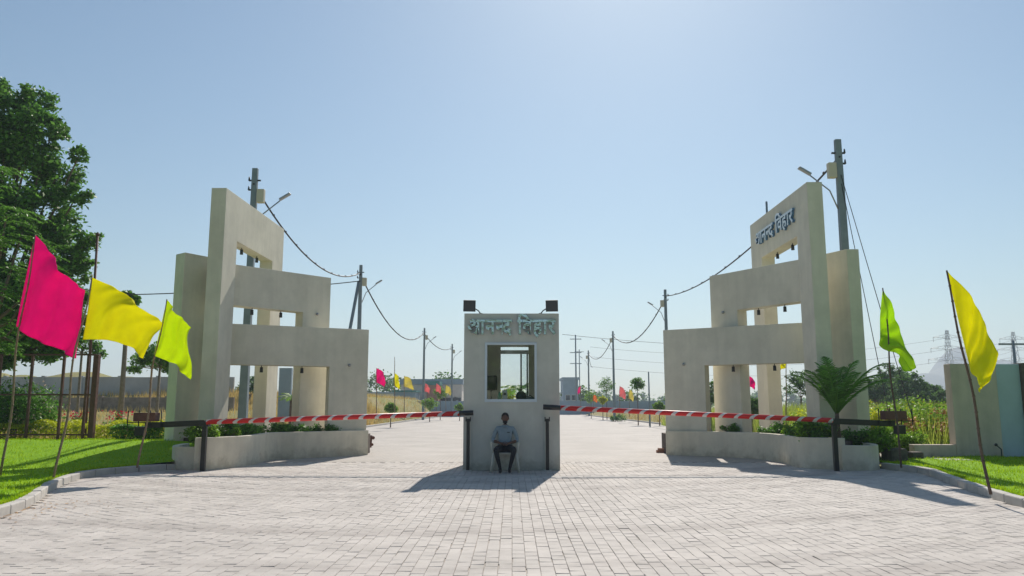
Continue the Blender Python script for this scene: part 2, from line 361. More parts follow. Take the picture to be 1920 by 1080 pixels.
road = empty('paved_road', (0, 0, 0)); road['kind'] = 'structure'
mb = MB()
Lp = [p for p in kerbL]; Rp = [p for p in kerbR]
poly = [(p.x-.05, p.y) for p in Lp]+[(-7.9, 21), (9.0, 21)]+[(p.x+.05, p.y) for p in Rp[::-1]]
mb.v = [(x, y, -.011) for x, y in poly]; mb.f = [tuple(range(len(poly)))]; mb.m = [0]; mb.sm = [False]
mb.build('joint_bed', M['joint'], road)
fb = MB(); fb.add([(-10.1, 21, 0), (12.0, 21, 0), (12.0, 520, 0), (-10.1, 520, 0)], [(0, 1, 2, 3)])
fb.add([(-10.1, 21, 0), (12, 21, 0), (12, 21, -.05), (-10.1, 21, -.05)], [(0, 1, 2, 3)])
fb.add([(-6.4, 5.15, .0), (-16, -26, .0), (16, -26, .0), (7.0, 5.15, .0)], [(0, 1, 2, 3)])
fb.build('far_paving', M['road_far'], road)
def xlim(curve, y):
    for a, b in zip(curve, curve[1:]):
        if a.y <= y <= b.y: return a.x+(b.x-a.x)*(y-a.y)/(b.y-a.y+1e-9)
    return curve[-1].x
PW, PL, GAP = .128, .205, .002
STRIP = (16.55, 16.85)
cells = []
nr = int(16/PW)
for i in range(-85, 85):
    x0 = i*PW; off = (i % 2)*PL/2
    j = 0
    while True:
        y0 = 5.2+off+j*PL; j += 1
        if y0 > 20.8: break
        xc, yc = x0+PW/2, y0+PL/2
        y1 = y0+PL
        if yc < 6.6 and abs(xc) > 6: continue
        if xc < xlim(Lp, min(yc, 19))+.02 or xc > xlim(Rp, min(yc, 19))-.02: continue
        if y0 < STRIP[1] and y1 > STRIP[0]:
            if yc < STRIP[0]: y1 = STRIP[0]
            elif yc > STRIP[1]: y0 = STRIP[1]
            else: continue
        if y1-y0 < .03: continue
        cells.append((x0, y0, y1))
cells.sort(key=lambda c: (c[1] > 7.3 or c[1] < 6.75 or abs(c[0]) > .66*c[1], c[1]+abs(c[0])*.05))
def paver_geo(x0, y0, y1, g=None):
    g = GAP/2 if g is None else g; b = .003
    dz = random.uniform(-.0025, .0015); tx = random.uniform(-.0015, .0015); ty = random.uniform(-.0015, .0015)
    jg = [g+(random.uniform(.003, .009) if random.random() < .08 else random.uniform(0, .0012)) for _ in range(4)]
    X0, X1, Y0, Y1 = x0+jg[0], x0+PW-jg[1], y0+jg[2], y1-jg[3]
    top = [(X0+b, Y0+b), (X1-b, Y0+b), (X1-b, Y1-b), (X0+b, Y1-b)]; low = [(X0, Y0), (X1, Y0), (X1, Y1), (X0, Y1)]
    cx, cy = (X0+X1)/2, (y0+y1)/2
    vs = [(x, y, dz+(x-cx)/PW*tx*2+(y-cy)/PL*ty*2) for x, y in top]+[(x, y, dz-.004) for x, y in low]+[(x, y, -.04) for x, y in low]
    fs = [(0, 1, 2, 3)]+[(i+4, (i+1) % 4+4, (i+1) % 4, i) for i in range(4)]+[(i+8, (i+1) % 4+8, (i+1) % 4+4, i+4) for i in range(4)]
    return vs, fs
for c in cells[:300]:
    m_ = MB(); vs, fs = paver_geo(*c); cx, cy = c[0]+PW/2, (c[1]+c[2])/2
    m_.add([(x-cx, y-cy, z) for x, y, z in vs], fs); m_.build('paver', M['paver'], road, loc=(cx, cy, 0))
m_ = MB()
for c in cells[300:]:
    vs, fs = paver_geo(*c); m_.add(vs, fs)
m_.build('paving', M['paver'], road, kind='stuff')
x = -8.4
while x < 8.4:                                         # concrete edge strip across the carriageway
    L = .9; m_ = MB(); m_.box((0, 0, -.016), (L-.012, STRIP[1]-STRIP[0]-.05, .03)); m_.build('edging_slab', M['kerb'], road, bevel=.006, loc=(x+L/2, sum(STRIP)/2, random.uniform(-.003, 0))); x += L

def kerb(name, curve, side):
    k = empty(name, (0, 0, 0)); k['kind'] = 'structure'
    pts = resample(curve, .62)
    for a, b in zip(pts, pts[1:]):
        d = (b-a); L = d.length; ang = math.atan2(d.y, d.x); n = Vector((-d.y, d.x)).normalized()*side
        c = (a+b)/2+n*.075
        m_ = MB(); m_.box((0, 0, .03), (L-.012, .15, .2))
        m_.build('kerb_stone', M['kerb'], k, bevel=.018, loc=(c.x, c.y, random.uniform(-.006, .006))).rotation_euler = (0, random.uniform(-.008, .008), ang)
    return k
kerb('kerb', kerbL, 1); kerb('kerb', kerbR, -1)
m_ = MB()
for x in (-10.2, 12.1):
    for i in range(60): m_.box((x, 27+i*2.5, .03), (.16, 2.48, .18))
m_.build('road_kerb', M['kerb'], None, bevel=.015, kind='structure')

def lawn_z(x, y, side):
    c = xlim(kerbL if side < 0 else kerbR, min(max(y, 3), 19)); d = abs(x-c)
    z = .095+.05*min(1, d/3)
    if side < 0: z += .40*np.clip((y-17.8)/3.5, 0, 1)*np.clip((-6.5-x)/1.5, 0, 1)*(1-.35*np.clip((y-21.5)/3, 0, 1))
    else: z += .05*np.clip((y-17)/3, 0, 1)
    return float(z+.012*math.sin(x*3.1+y*1.7))
def lawn(side, xmax, ytop, label):
    NU, NV = 26, 220; V = []
    for j in range(NV+1):
        y = 4+(ytop-4)*j/NV; c = xlim(kerbL if side < 0 else kerbR, min(y, 19))+side*.14
        if side < 0 and y > 18.5: c = -7.85-.1*(y-18.5)
        if side > 0 and y > 19: c = 8.85+.1*(y-19)
        for i in range(NU+1):
            x = c+(xmax-c)*(i/NU)**1.4; V.append((x, y, lawn_z(x, y, side)))
    n = NU+1
    F = [(j*n+i, j*n+i+1, (j+1)*n+i+1, (j+1)*n+i) for j in range(NV) for i in range(NU)]
    np_mesh('lawn', np.array(V), np.array(F), M['lawn'], smooth=True, kind='structure')
lawn(-1, -24, 26, ''); lawn(1, 20, 20.3, '')
def blades(name, pts, h, w, mtl, lean=.35, kind='stuff', parent=None, **kw):
    N = len(pts); pts = np.asarray(pts); a = rng.uniform(0, 2*np.pi, N); hh = h*rng.uniform(.5, 1.2, N)
    d = np.stack([np.cos(a), np.sin(a), np.zeros(N)], 1)*(w/2)
    l = rng.uniform(0, 2*np.pi, N); ld = np.stack([np.cos(l), np.sin(l), np.zeros(N)], 1)*(hh*lean*rng.uniform(.2, 1.2, N))[:, None]
    top = pts+ld; top[:, 2] += hh
    V = np.stack([pts-d, pts+d, top], 1).reshape(-1, 3); F = np.arange(3*N).reshape(-1, 3)
    return np_mesh(name, V, F, mtl, parent, kind=kind, **kw)
pts = []
while len(pts) < 42000:
    y = random.uniform(8, 24); x = random.uniform(-16, -6.6)
    if x > xlim(kerbL, min(y, 19))-.17 or (y > 19 and x > -7.9-.5*(y-19)): continue
    if random.random() > min(1, (11/y)**1.3): continue
    pts.append((x, y, lawn_z(x, y, -1)))
for _ in range(3500):
    y = random.uniform(8, 18.4); x = xlim(kerbL, y)-.15-abs(random.gauss(0, .05)); pts += [(x+random.gauss(0, .02), y, lawn_z(x, y, -1)+.02)]
blades('lawn_grass', pts, .055, .014, M['blade'], .7, label='short bright green lawn grass on the left verge', cat='grass')
pts = []
while len(pts) < 22000:
    y = random.uniform(9, 20.2); x = random.uniform(7.2, 15)
    if x < xlim(kerbR, min(y, 19))+.17: continue
    pts.append((x, y, lawn_z(x, y, 1)))
for _ in range(2500):
    y = random.uniform(9, 18.6); x = xlim(kerbR, y)+.15+abs(random.gauss(0, .05)); pts += [(x, y, lawn_z(x, y, 1)+.02)]
blades('lawn_grass', pts, .055, .014, M['blade'], .7, label='short bright green lawn grass on the right verge', cat='grass')

# ---------------------------------------------------------------- gateway structures
def frame_mesh(A, B, H, s_open0, s_open1, z_open, th, side, back=0., z0=.45):
    """portal: wall from A to B (plan), opening s_open0..s_open1 up to z_open; side gives where the thickness goes"""
    d = Vector((B.x-A.x, B.y-A.y)); L = d.length; d.normalize(); n = Vector((-d.y, d.x))*side*th
    Q = [(-back, z0), (s_open0, z0), (s_open0, z_open), (s_open1, z_open), (s_open1, z0), (L, z0), (L, H), (-back, H)]
    if s_open0 <= -back+.02: Q = [(-back, z_open), (s_open1, z_open), (s_open1, z0), (L, z0), (L, H), (-back, H)]
    def p3(s, z, o): return (A.x+d.x*s+(n.x if o else 0), A.y+d.y*s+(n.y if o else 0), z)
    m_ = MB(); k = len(Q)
    m_.v = [p3(s, z, 0) for s, z in Q]+[p3(s, z, 1) for s, z in Q]
    m_.f = [tuple(range(k)), tuple(range(2*k-1, k-1, -1))]+[(i, k+i, k+(i+1) % k, (i+1) % k) for i in range(k)]
    m_.m = [0]*len(m_.f); m_.sm = [False]*len(m_.f); return m_
def fix_normals(o):
    bm = bmesh.new(); bm.from_mesh(o.data); bmesh.ops.recalc_face_normals(bm, faces=bm.faces); bm.to_mesh(o.data); bm.free()
def downlight(parent, p):
    m_ = MB(); m_.tube([(0, 0, 0), (0, 0, -.05)], .012, 6); m_.tube([(0, 0, -.05), (0, 0, -.2)], [.045, .05], 10); m_.build('downlight', M['black_rough'], parent, loc=p)

def gateway(side, label, f1, f2, f3, wing):
    """side -1 left of the road, +1 right"""
    root = empty('entrance_gateway', (0, 0, 0), label, 'gateway', 'stepped gateway structures either side of the road')
    info = {}
    for nm, (H, a, b, o0, o1, ob) in (('f1', f1), ('f2', f2), ('f3', f3)):
        A, B = G(*a, H), G(*b, H)
        back = {'f1': 0, 'f2': .62, 'f3': .42}[nm]
        s1, z1 = onplane(*o1, A, B); s0, z0 = onplane(*o0, A, B)
        if nm != 'f1': s0 = -back
        zo = z1 if nm == 'f1' else (z0+z1)/2
        sd_ = -side if nm == 'f1' else -side
        m_ = frame_mesh(A, B, H, s0, s1, zo, .42, side*-1 if False else (-side if nm == 'x' else -side), back)
        o = m_.build('portal_frame', M['plaster'], root, bevel=.012); fix_normals(o)
        info[nm] = (A, B, s0, s1, zo)
        d = Vector((B.x-A.x, B.y-A.y, 0)).normalized(); n = Vector((-d.y, d.x, 0))*(-side)*.21
        for q in (.3, .72): 
            s = max(s0, 0)+(s1-max(s0, 0))*q; downlight(root, Vector((A.x, A.y, zo))+d*s+n)
        if nm != 'f1':                              # small spot on the end leg
            s = s1+((B-A).length-s1)*.5; m_ = MB(); m_.ball((0, 0, 0), (.045, .05, .045), 8, 6)
            m_.build('spot_fitting', M['steel'], root, loc=Vector((A.x, A.y, zo-.02 if nm == 'f2' else zo+.05))+d*s-n*.2)
    H, a, c, e = wing                               # a outer front corner, c inner front corner, e a point on the long face
    a, c, e = G(*a, H), G(*c, H), G(*e, H)
    A1, B1 = info['f1'][:2]; d = Vector((e.x-c.x, e.y-c.y)).normalized()
    kx = side*(.377 if side > 0 else .367); t = (kx*c.y-c.x)/(d.x-kx*d.y); far = Vector((c.x+d.x*t, c.y+d.y*t)); ow = Vector((a.x-c.x, a.y-c.y))
    m_ = MB(); m_.prism([(a.x, a.y), (c.x, c.y), (far.x, far.y), (far.x+ow.x, far.y+ow.y)], .3, H)
    o = m_.build('wing_wall', M['plaster'], root, bevel=.012); fix_normals(o)
    return root, info
gl, infoL = gateway(-1, 'cream gateway of stepped portal frames left of the road, without any lettering',
    (7.44, (425, 352), (533, 430), (445, 447), (511, 490), None),
    (5.5, (443, 496), (621, 521), (439, 572), (568, 586), None),
    (3.8, (440, 607), (692, 618), (440, 683), (618, 688), None),
    (5.74, (330, 477), (347, 473), (389, 481)))
gr, infoR = gateway(1, 'cream gateway of stepped portal frames right of the road, with letters on its tallest frame',
    (7.44, (1512, 341), (1406, 423), (1494, 440), (1428, 483), None),
    (5.5, (1495, 487), (1330, 518), (1498, 567), (1382, 580), None),
    (3.8, (1503, 605), (1243, 619), (1503, 680), (1321, 685), None),
    (5.74, (1610, 467), (1587, 467), (1560, 473)))

# ---------------------------------------------------------------- planters
def planter(pts, hs, backpts, label, low):
    root = empty('curved_planter', (0, 0, 0), label, 'planter', 'curved planters in front of the gateways')
    c = smooth([(p.x, p.y) for p in pts], 6)
    n = len(c); outer = c; inner = []
    for i in range(n):
        t = (c[min(i+1, n-1)]-c[max(i-1, 0)]).normalized(); inner.append(c[i]+Vector((-t.y, t.x))*.16*low)
    m_ = MB(); V = []; h = hs
    for p in outer: V += [(p.x, p.y, 0), (p.x, p.y, h)]
    for p in inner: V += [(p.x, p.y, 0), (p.x, p.y, h)]
    Fs = []
    for i in range(n-1):
        o = 2*i; q = 2*n+2*i
        Fs += [(o, o+2, o+3, o+1), (q, q+1, q+3, q+2), (o+1, o+3, q+3, q+1)]
    Fs += [(0, 1, 2*n+1, 2*n), (2*n-2, 4*n-2, 4*n-1, 2*n-1)]
    m_.add(V, Fs, 0, False); o = m_.build('planter_wall', M['planter'], root, bevel=.015); fix_normals(o)
    m_ = MB(); poly = [(p.x, p.y) for p in inner]+backpts
    m_.prism(poly, .0, .60); m_.build('soil_bed', M['soil'], root)
    return root, inner
Lpts = [G(*q) for q in [(362, 883), (389, 882), (430, 878), (468, 873), (487, 868), (512, 862), (560, 860), (620, 857), (690, 853)]]
Rpts = [G(*q) for q in [(1249, 853), (1357, 857), (1419, 861), (1458, 866), (1495, 876), (1530, 879), (1587, 881)]]
plL, innL = planter(Lpts, .74, [(-4.5, 25.2), (-9.2, 26.5), (-9.7, 22.6), (-8.3, 21.0), (-7.45, 19.2)], 'cream curved planter wall with lime green clump, left of the road', 1)
plR, innR = planter(Rpts, .72, [(8.2, 19.4), (9.3, 21.2), (9.8, 22.5), (9.0, 26.4), (4.9, 26)], 'cream curved planter wall with dark green shrubs and a palm, right of the road', 1)
def low_wall(parent, pts, h, th=.16):
    c = smooth([(p[0], p[1]) for p in pts], 5); n = len(c); m_ = MB()
    for a, b in zip(c, c[1:]): pass
    V = []; Fs = []
    inn = []
    for i in range(n):
        t = (c[min(i+1, n-1)]-c[max(i-1, 0)]).normalized(); inn.append(c[i]+Vector((-t.y, t.x))*th)
    for p in list(c)+inn: V += [(p.x, p.y, 0), (p.x, p.y, h)]
    for i in range(n-1):
        o = 2*i; q = 2*n+2*i; Fs += [(o, o+2, o+3, o+1), (q, q+1, q+3, q+2), (o+1, o+3, q+3, q+1)]
    Fs += [(0, 1, 2*n+1, 2*n), (2*n-2, 4*n-2, 4*n-1, 2*n-1)]
    m_.add(V, Fs); o = m_.build('end_wall', M['planter'], parent, bevel=.015); fix_normals(o)
low_wall(plL, [(-8.4, 20.3), (-8.22, 19.3), (-7.88, 18.62), (-7.3, 18.40)], .52)
low_wall(plL, [(-7.62, 20.6), (-7.5, 19.5), (-7.36, 18.5)], .737)
low_wall(plR, [(7.6, 18.36), (8.05, 18.22), (8.45, 18.42), (8.75, 19.1), (8.95, 20.3)], .56)
low_wall(plR, [(7.66, 18.5), (7.8, 19.5), (7.95, 20.6)], .717)

# ---------------------------------------------------------------- letters
DEV = ['\u0906', '\u0928', 'half', '\u0926', None, '\u093f', '\u0935', '\u0939', '\u093e', '\u0930']
def glyph_mesh(ch, size, extrude, mats, bold):
    cu = bpy.data.curves.new('glyph', 'FONT'); cu.body = '\u0928' if ch == 'half' else ch; cu.size = size; cu.extrude = extrude; cu.offset = bold
    cu.fill_mode = 'BOTH'
    o = bpy.data.objects.new('glyph', cu); COL.objects.link(o); bpy.context.view_layer.update()
    me = bpy.data.meshes.new_from_object(o.evaluated_get(bpy.context.evaluated_depsgraph_get()))
    bpy.data.objects.remove(o); bpy.data.curves.remove(cu)
    if ch == 'half' and len(me.vertices):
        bm = bmesh.new(); bm.from_mesh(me); xm = max(v.co.x for v in bm.verts); x0 = min(v.co.x for v in bm.verts)
        bmesh.ops.bisect_plane(bm, geom=bm.verts[:]+bm.edges[:]+bm.faces[:], plane_co=(x0+(xm-x0)*.70, 0, 0), plane_no=(1, 0, 0), clear_outer=True)
        bm.to_mesh(me); bm.free()
    me.materials.clear()
    for m_ in mats: me.materials.append(m_)
    for p in me.polygons: p.material_index = 0 if abs(p.normal.z) > .7 else 1
    return me
def lettering(parent, org, xdir, width, size, extrude, mats, bold=.006):
    """org: left end of the baseline; xdir: unit vector of reading direction"""
    ms = []; x = 0
    for ch in DEV:
        if ch is None: x += size*.32; continue
        me = glyph_mesh(ch, size, extrude, mats, bold)
        if not len(me.vertices): continue
        x0 = min(v.co.x for v in me.vertices); x1 = max(v.co.x for v in me.vertices)
        adv = x1-x0
        if ch == '\u093f': adv = size*.31
        if ch == 'half': adv *= .96
        ms.append((me, x-x0)); x += adv*.985
    k = width/x
    up = Vector((0, 0, 1)); nrm = xdir.cross(up)
    Mx = Matrix(((xdir.x, up.x, nrm.x, 0), (xdir.y, up.y, nrm.y, 0), (xdir.z, up.z, nrm.z, 0), (0, 0, 0, 1)))
    for me, xo in ms:
        for v in me.vertices: v.co = Vector(((v.co.x+xo)*k, v.co.y, v.co.z))
        c = sum((v.co for v in me.vertices), Vector())/len(me.vertices)
        for v in me.vertices: v.co = Mx @ (v.co-c)
        me.update(); o = bpy.data.objects.new('letter', me); link(o, parent); o.location = org+(Mx @ c)+nrm*(extrude+.012)
A, B = infoR['f1'][:2]; d = Vector((A.x-B.x, A.y-B.y, 0)).normalized(); Lf = (Vector((A.x, A.y))-Vector((B.x, B.y))).length
lettering(gr, Vector((B.x, B.y, 6.58))+d*.75, d, Lf-1.7, .60, .035, [M['letter_face'], M['letter_blue']], .012)

# ---------------------------------------------------------------- guard booth
BX0, BX1, BY, BD, BH = -1.125, 1.105, 18.3, 2.3, 3.62
booth = empty('guard_booth', ((BX0+BX1)/2, BY, 0), 'small cream guard booth with a front window in the middle of the road', 'guard booth')
bc = Vector(booth.location)
def bbox(name, x0, x1, y0, y1, z0, z1, m, bev=.008, par=None):
    mm = MB(); mm.box(((x0+x1)/2-bc.x, (y0+y1)/2-bc.y, (z0+z1)/2), (x1-x0, y1-y0, z1-z0)); return mm.build(name, m, par or booth, bevel=bev)
w0, w1 = P(912, 645, BY), P(1004, 750, BY)
WX0, WX1, WZ1, WZ0 = w0.x, w1.x, w0.z, w1.z
mm = MB()
def wbox(m_, x0, x1, y0, y1, z0, z1): m_.box(((x0+x1)/2-bc.x, (y0+y1)/2-bc.y, (z0+z1)/2), (x1-x0, y1-y0, z1-z0))
T = .13
# front wall as one ring mesh
def ring(x0, x1, z0, z1, ox0, ox1, oz0, oz1, y0, y1):
    m_ = MB(); V = []
    for y in (y0, y1):
        for (x, z) in ((x0, z0), (x1, z0), (x1, z1), (x0, z1), (ox0, oz0), (ox1, oz0), (ox1, oz1), (ox0, oz1)): V.append((x-bc.x, y-bc.y, z))
    Fs = []
    for i in range(4):
        j = (i+1) % 4
        Fs += [(i, j, 4+j, 4+i), (8+i, 12+i, 12+j, 8+j), (i, 8+i, 8+j, j), (4+i, 4+j, 12+j, 12+i)]
    m_.add(V, Fs); return m_
o = ring(BX0, BX1, 0, BH, WX0, WX1, WZ0, WZ1, BY, BY+T).build('front_wall', M['booth'], booth, bevel=.008); fix_normals(o)
YB = BY+BD
d0, d1 = P(939, 651, YB), P(991, 760, YB)
o = ring(BX0, BX1, 0, BH, d0.x, d1.x, .72, d0.z, YB-T, YB).build('back_wall', M['booth'], booth, bevel=.008); fix_normals(o)
bbox('side_wall', BX0, BX0+T, BY+T, YB-T, 0, BH, M['booth'], 0); bbox('side_wall', BX1-T, BX1, BY+T, YB-T, 0, BH, M['booth'], 0)
bbox('roof_slab', BX0+T, BX1-T, BY+T, YB-T, BH-.16, BH-.04, M['booth'], 0)
bbox('floor_slab', BX0+T, BX1-T, BY+T, YB-T, .5, .68, M['booth'], 0)
o = ring(WX0-.035, WX1+.035, WZ0-.05, WZ1+.035, WX0+.02, WX1-.02, WZ0+.02, WZ1-.02, BY-.025, BY+.07).build('window_frame', M['alu'], booth, bevel=.004); fix_normals(o)
bbox('window_pane', WX0+.02, WX1-.02, BY+.02, BY+.026, WZ0+.02, WZ1-.02, M['glass'], 0)
bbox('transom_bar', d0.x, d1.x, YB-.09, YB-.03, P(960, 664, YB).z, P(960, 657, YB).z, M['alu'], 0)
for px in (977, 988.5):
    bbox('door_post', P(px, 700, YB).x-.02, P(px, 700, YB).x+.02, YB-.085, YB-.035, .72, P(960, 657, YB).z-.002, M['black_rough'], 0)
bbox('door_pane', P(977.5, 700, YB).x+.02, P(988, 700, YB).x-.02, YB-.063, YB-.057, .75, P(960, 664, YB).z, M['glass'], 0)
for xa_ in (BX0+.165, BX1-.36):
    mm = MB(); wbox(mm, xa_, xa_+.025, BY-.014, BY-.001, 0, 1.36); mm.build('plaster_bead', M['booth'], booth)
lettering(booth, Vector((BX0+.08-bc.x, BY-bc.y, 3.13)), Vector((1, 0, 0)), BX1-BX0-.16, .52, .03, [M['chrome'], M['letter_blue']], .014)
# floodlights on the roof
def floodlight(px, mirror, label):
    p = P(px, 586, BY+.12)
    r = empty('floodlight', (p.x, p.y, BH), label, 'floodlight', 'floodlights on the booth roof')
    m_ = MB(); m_.box((0, -.1, .19), (.27, .14, .25), rx=R(12), rz=.15*mirror); m_.box((0, -.19, .17), (.29, .02, .27), rx=R(12), rz=.15*mirror)
    for k in range(5): m_.box((-.1+.05*k, .0, .2), (.012, .06, .2), rx=R(12), rz=.15*mirror)
    m_.build('lamp_housing', M['black_rough'], r, bevel=.006)
    m_ = MB(); m_.box((0, -.204, .168), (.24, .006, .22), rx=R(12), rz=.15*mirror); m_.build('lamp_glass', M['dark_glass'], r)
    m_ = MB(); m_.tube([(mirror*.1, -.03, .14), (mirror*.2, 0, .08), (mirror*.26, .02, .005)], .014, 6); m_.box((mirror*.26, .02, .012), (.08, .08, .02)); m_.build('bracket', M['black_rough'], r)
floodlight(881, 1, 'black floodlight above the left front corner of the guard booth')
floodlight(1034, -1, 'black floodlight above the right front corner of the guard booth')
# inside the booth
FZ = .68
mm = MB(); mm.box((0, 0, 0), (1.9, .42, .03)); o = mm.build('desk_top', M['desk'], None, bevel=.005)
dk = empty('desk', (0, 18.72, FZ), 'dark desk under the front window inside the booth', 'desk'); o.parent = dk; o.location = (0, 0, WZ0-FZ-.04)
for sx in (-.85, .85):
    mm = MB(); mm.box((0, 0, (WZ0-FZ-.055)/2), (.04, .38, WZ0-FZ-.06)); mm.build('leg', M['desk'], dk, loc=(sx, 0, 0))
p = P(921, 718, 19.6)
ch = empty('office_chair', (p.x, 19.6, FZ), 'dark office chair seen through the booth window', 'chair'); zb = p.z-FZ
mm = MB(); mm.box((0, 0, zb), (.30, .06, .36)); mm.build('backrest', M['seat_fabric'], ch, bevel=.05)
mm = MB(); mm.box((0, .22, zb-.46), (.42, .42, .08)); mm.build('seat', M['seat_fabric'], ch, bevel=.03)
mm = MB(); mm.tube([(.0, .03, zb-.15), (0, .05, zb-.42), (0, .2, zb-.48), (0, .2, .08)], .02, 8); mm.build('stem', M['black'], ch)
for k in range(5):
    a = k*2*math.pi/5; mm = MB(); mm.tube([(0, .2, .1), (.26*math.cos(a), .2+.26*math.sin(a), .04)], .018, 6); mm.ball((.26*math.cos(a), .2+.26*math.sin(a), .03), .03, 8, 6); mm.build('castor_foot', M['black'], ch)
DT = WZ0-.024
def prop(name, label, cat, px, Y): 
    q = P(px, 740, Y); return empty(name, (q.x, Y, DT), label, cat)
r = prop('water_bottle', 'green plastic bottle on the booth desk', 'bottle', 936.5, 18.7)
mm = MB(); mm.tube([(0, 0, 0), (0, 0, .14), (0, 0, .19), (0, 0, .21)], [.05, .05, .022, .022], 12); mm.build('bottle_body', M['green_plastic'], r)
mm = MB(); mm.tube([(0, 0, .211), (0, 0, .235)], .025, 10); mm.build('cap', M['white'], r)
r = prop('monitor_box', 'small white box with a dark square screen on the booth desk', 'device', 946.5, 18.72)
mm = MB(); mm.box((0, 0, .13), (.12, .1, .26)); mm.build('casing', M['white'], r, bevel=.01)
mm = MB(); mm.box((0, -.054, .17), (.06, .01, .06)); mm.build('screen', M['dark_glass'], r)
r = prop('helmet', 'round dark helmet lying on the booth desk', 'helmet', 977, 18.72)
mm = MB(); mm.ball((0, 0, .11), (.13, .15, .13), 16, 10); mm.build('shell', M['black_rough'], r)
mm = MB(); mm.box((.0, -.13, .05), (.2, .06, .03)); mm.build('visor', M['dark_glass'], r, bevel=.01)
r = prop('bag', 'low dark bag lying at the right end of the booth desk', 'bag', 994, 18.74)
mm = MB(); mm.ball((0, 0, .05), (.13, .12, .055), 14, 8); mm.build('bag_body', M['desk'], r)
mm = MB(); mm.tube([(-.07, 0, .09), (0, 0, .14), (.07, 0, .09)], .008, 6); mm.build('handle', M['black'], r)

# ---------------------------------------------------------------- barriers
def barrier(px_post, py_post, px_tip, py_tip, px_str, px_cw, label, Y):
    sgn = 1 if px_tip > px_post else -1
    pp = P(px_post, py_post, Y); tip = P(px_tip, py_tip, Y); st = P(px_str, py_tip, Y).x; cw = P(px_cw, py_post+5, Y)
    r = empty('boom_barrier', (pp.x, Y, 0), label, 'barrier', 'striped boom barriers')
    m_ = MB(); m_.box((0, 0, pp.z/2-.04), (.1, .1, pp.z-.08)); m_.build('post', M['black'], r, bevel=.006)
    m_ = MB(); m_.box((0, .0, pp.z-.04), (.2, .16, .12)); m_.build('pivot', M['black'], r, bevel=.01)
    L = abs(st-pp.x)-.08; ang = math.atan2(tip.z-pp.z, abs(tip.x-pp.x))
    m_ = MB(); m_.tube([(0, 0, 0), (L, 0, 0)], .058, 10)
    a = m_.build('boom', M['stripes'], r, loc=(sgn*.08, -.12, pp.z)); a.rotation_euler = (0, -ang*sgn, 0) if sgn > 0 else (0, -ang*sgn, 0)
    if sgn < 0:
        a.data.transform(Matrix.Scale(-1, 4, (1, 0, 0))); a.data.flip_normals()
    e0 = Vector((st-pp.x, -.12, pp.z+(L+.08)*math.tan(ang))); e1 = Vector((tip.x-pp.x, -.12, tip.z))
    m_ = MB(); m_.tube([e0, e1], .062, 10); m_.build('boom_end', M['black'], r)
    m_ = MB(); m_.box(((cw.x-pp.x)/2, -.02, (pp.z+cw.z)/2-.02), (abs(cw.x-pp.x), .1, .13), ry=math.atan2(pp.z-cw.z, (cw.x-pp.x)) if False else math.atan((pp.z-cw.z)/(cw.x-pp.x)))
    m_.build('rear_beam', M['black'], r, bevel=.006)
    cx = cw.x-pp.x; c = Vector((cx, 0, cw.z-.0))
    m_ = MB(); m_.box((cx-sgn*.0, 0, cw.z+.17), (.5, .26, .2)); m_.build('counterweight', M['rust'], r, bevel=.012)
    m_ = MB(); m_.box((cx-sgn*.12, 0, cw.z-.15), (.2, .2, .2)); m_.build('hanging_weight', M['black'], r, bevel=.012)
    for q in (-.38, -.13, .13, .38):
        m_ = MB(); m_.tube([(cx+q, -.1, cw.z-.04), (cx+q, -.1, cw.z+.32)], .014, 6); m_.build('rod', M['black'], r)
    m_ = MB(); m_.tube([(cx-.4, -.1, cw.z+.05), (cx+.4, -.1, cw.z+.05)], .012, 6); m_.build('cross_rod', M['black'], r)
barrier(385, 791, 888, 774, 862, 274, 'red and white boom barrier across the left carriageway', 18.12)
barrier(1563, 788, 1018, 763, 1050, 1676, 'red and white boom barrier across the right carriageway', 18.12)
for px, lab in ((878, 'black boom rest post by the left front corner of the booth'), (1026, 'black boom rest post by the right front corner of the booth')):
    q = P(px, 785, 18.14); r = empty('boom_rest_post', (q.x, 18.14, 0), lab, 'post', 'boom rest posts in front of the booth')
    m_ = MB(); m_.box((0, 0, q.z/2), (.075, .075, q.z)); m_.build('upright', M['black'], r, bevel=.004)
    m_ = MB(); m_.box((0, 0, .01), (.2, .2, .02)); m_.build('base_plate', M['kerb'], r)
    m_ = MB(); m_.box((-.05, 0, q.z-.01), (.02, .09, .1)); m_.box((.05, 0, q.z-.01), (.02, .09, .1)); m_.box((0, 0, q.z-.055), (.12, .088, .014)); m_.build('cradle', M['black'], r)

# ---------------------------------------------------------------- guard and chair
pc = P(947, 884, 17.95)
wc = empty('plastic_chair', (pc.x, 18.0, 0), 'white plastic armchair against the booth wall', 'chair')
def cpart(name, fn, bev=.01, m='white'):
    m_ = MB(); fn(m_); return m_.build(name, M[m], wc, bevel=bev)
cpart('seat', lambda m_: m_.box((0, -.02, .41), (.54, .42, .035)))
cpart('backrest', lambda m_: m_.box((0, .21, .64), (.44, .03, .42), rx=R(-8)))
for sx in (-1, 1):
    cpart('leg', lambda m_: m_.tube([(sx*.25, -.2, .41), (sx*.315, -.25, 0)], [.035, .026], 8), 0)
    cpart('leg', lambda m_: m_.tube([(sx*.23, .17, .41), (sx*.28, .23, 0)], [.03, .022], 8), 0)
    cpart('armrest', lambda m_: (m_.box((sx*.31, -.02, .64), (.06, .42, .03)), m_.tube([(sx*.26, -.2, .41), (sx*.31, -.21, .635)], .02, 8)), .008)
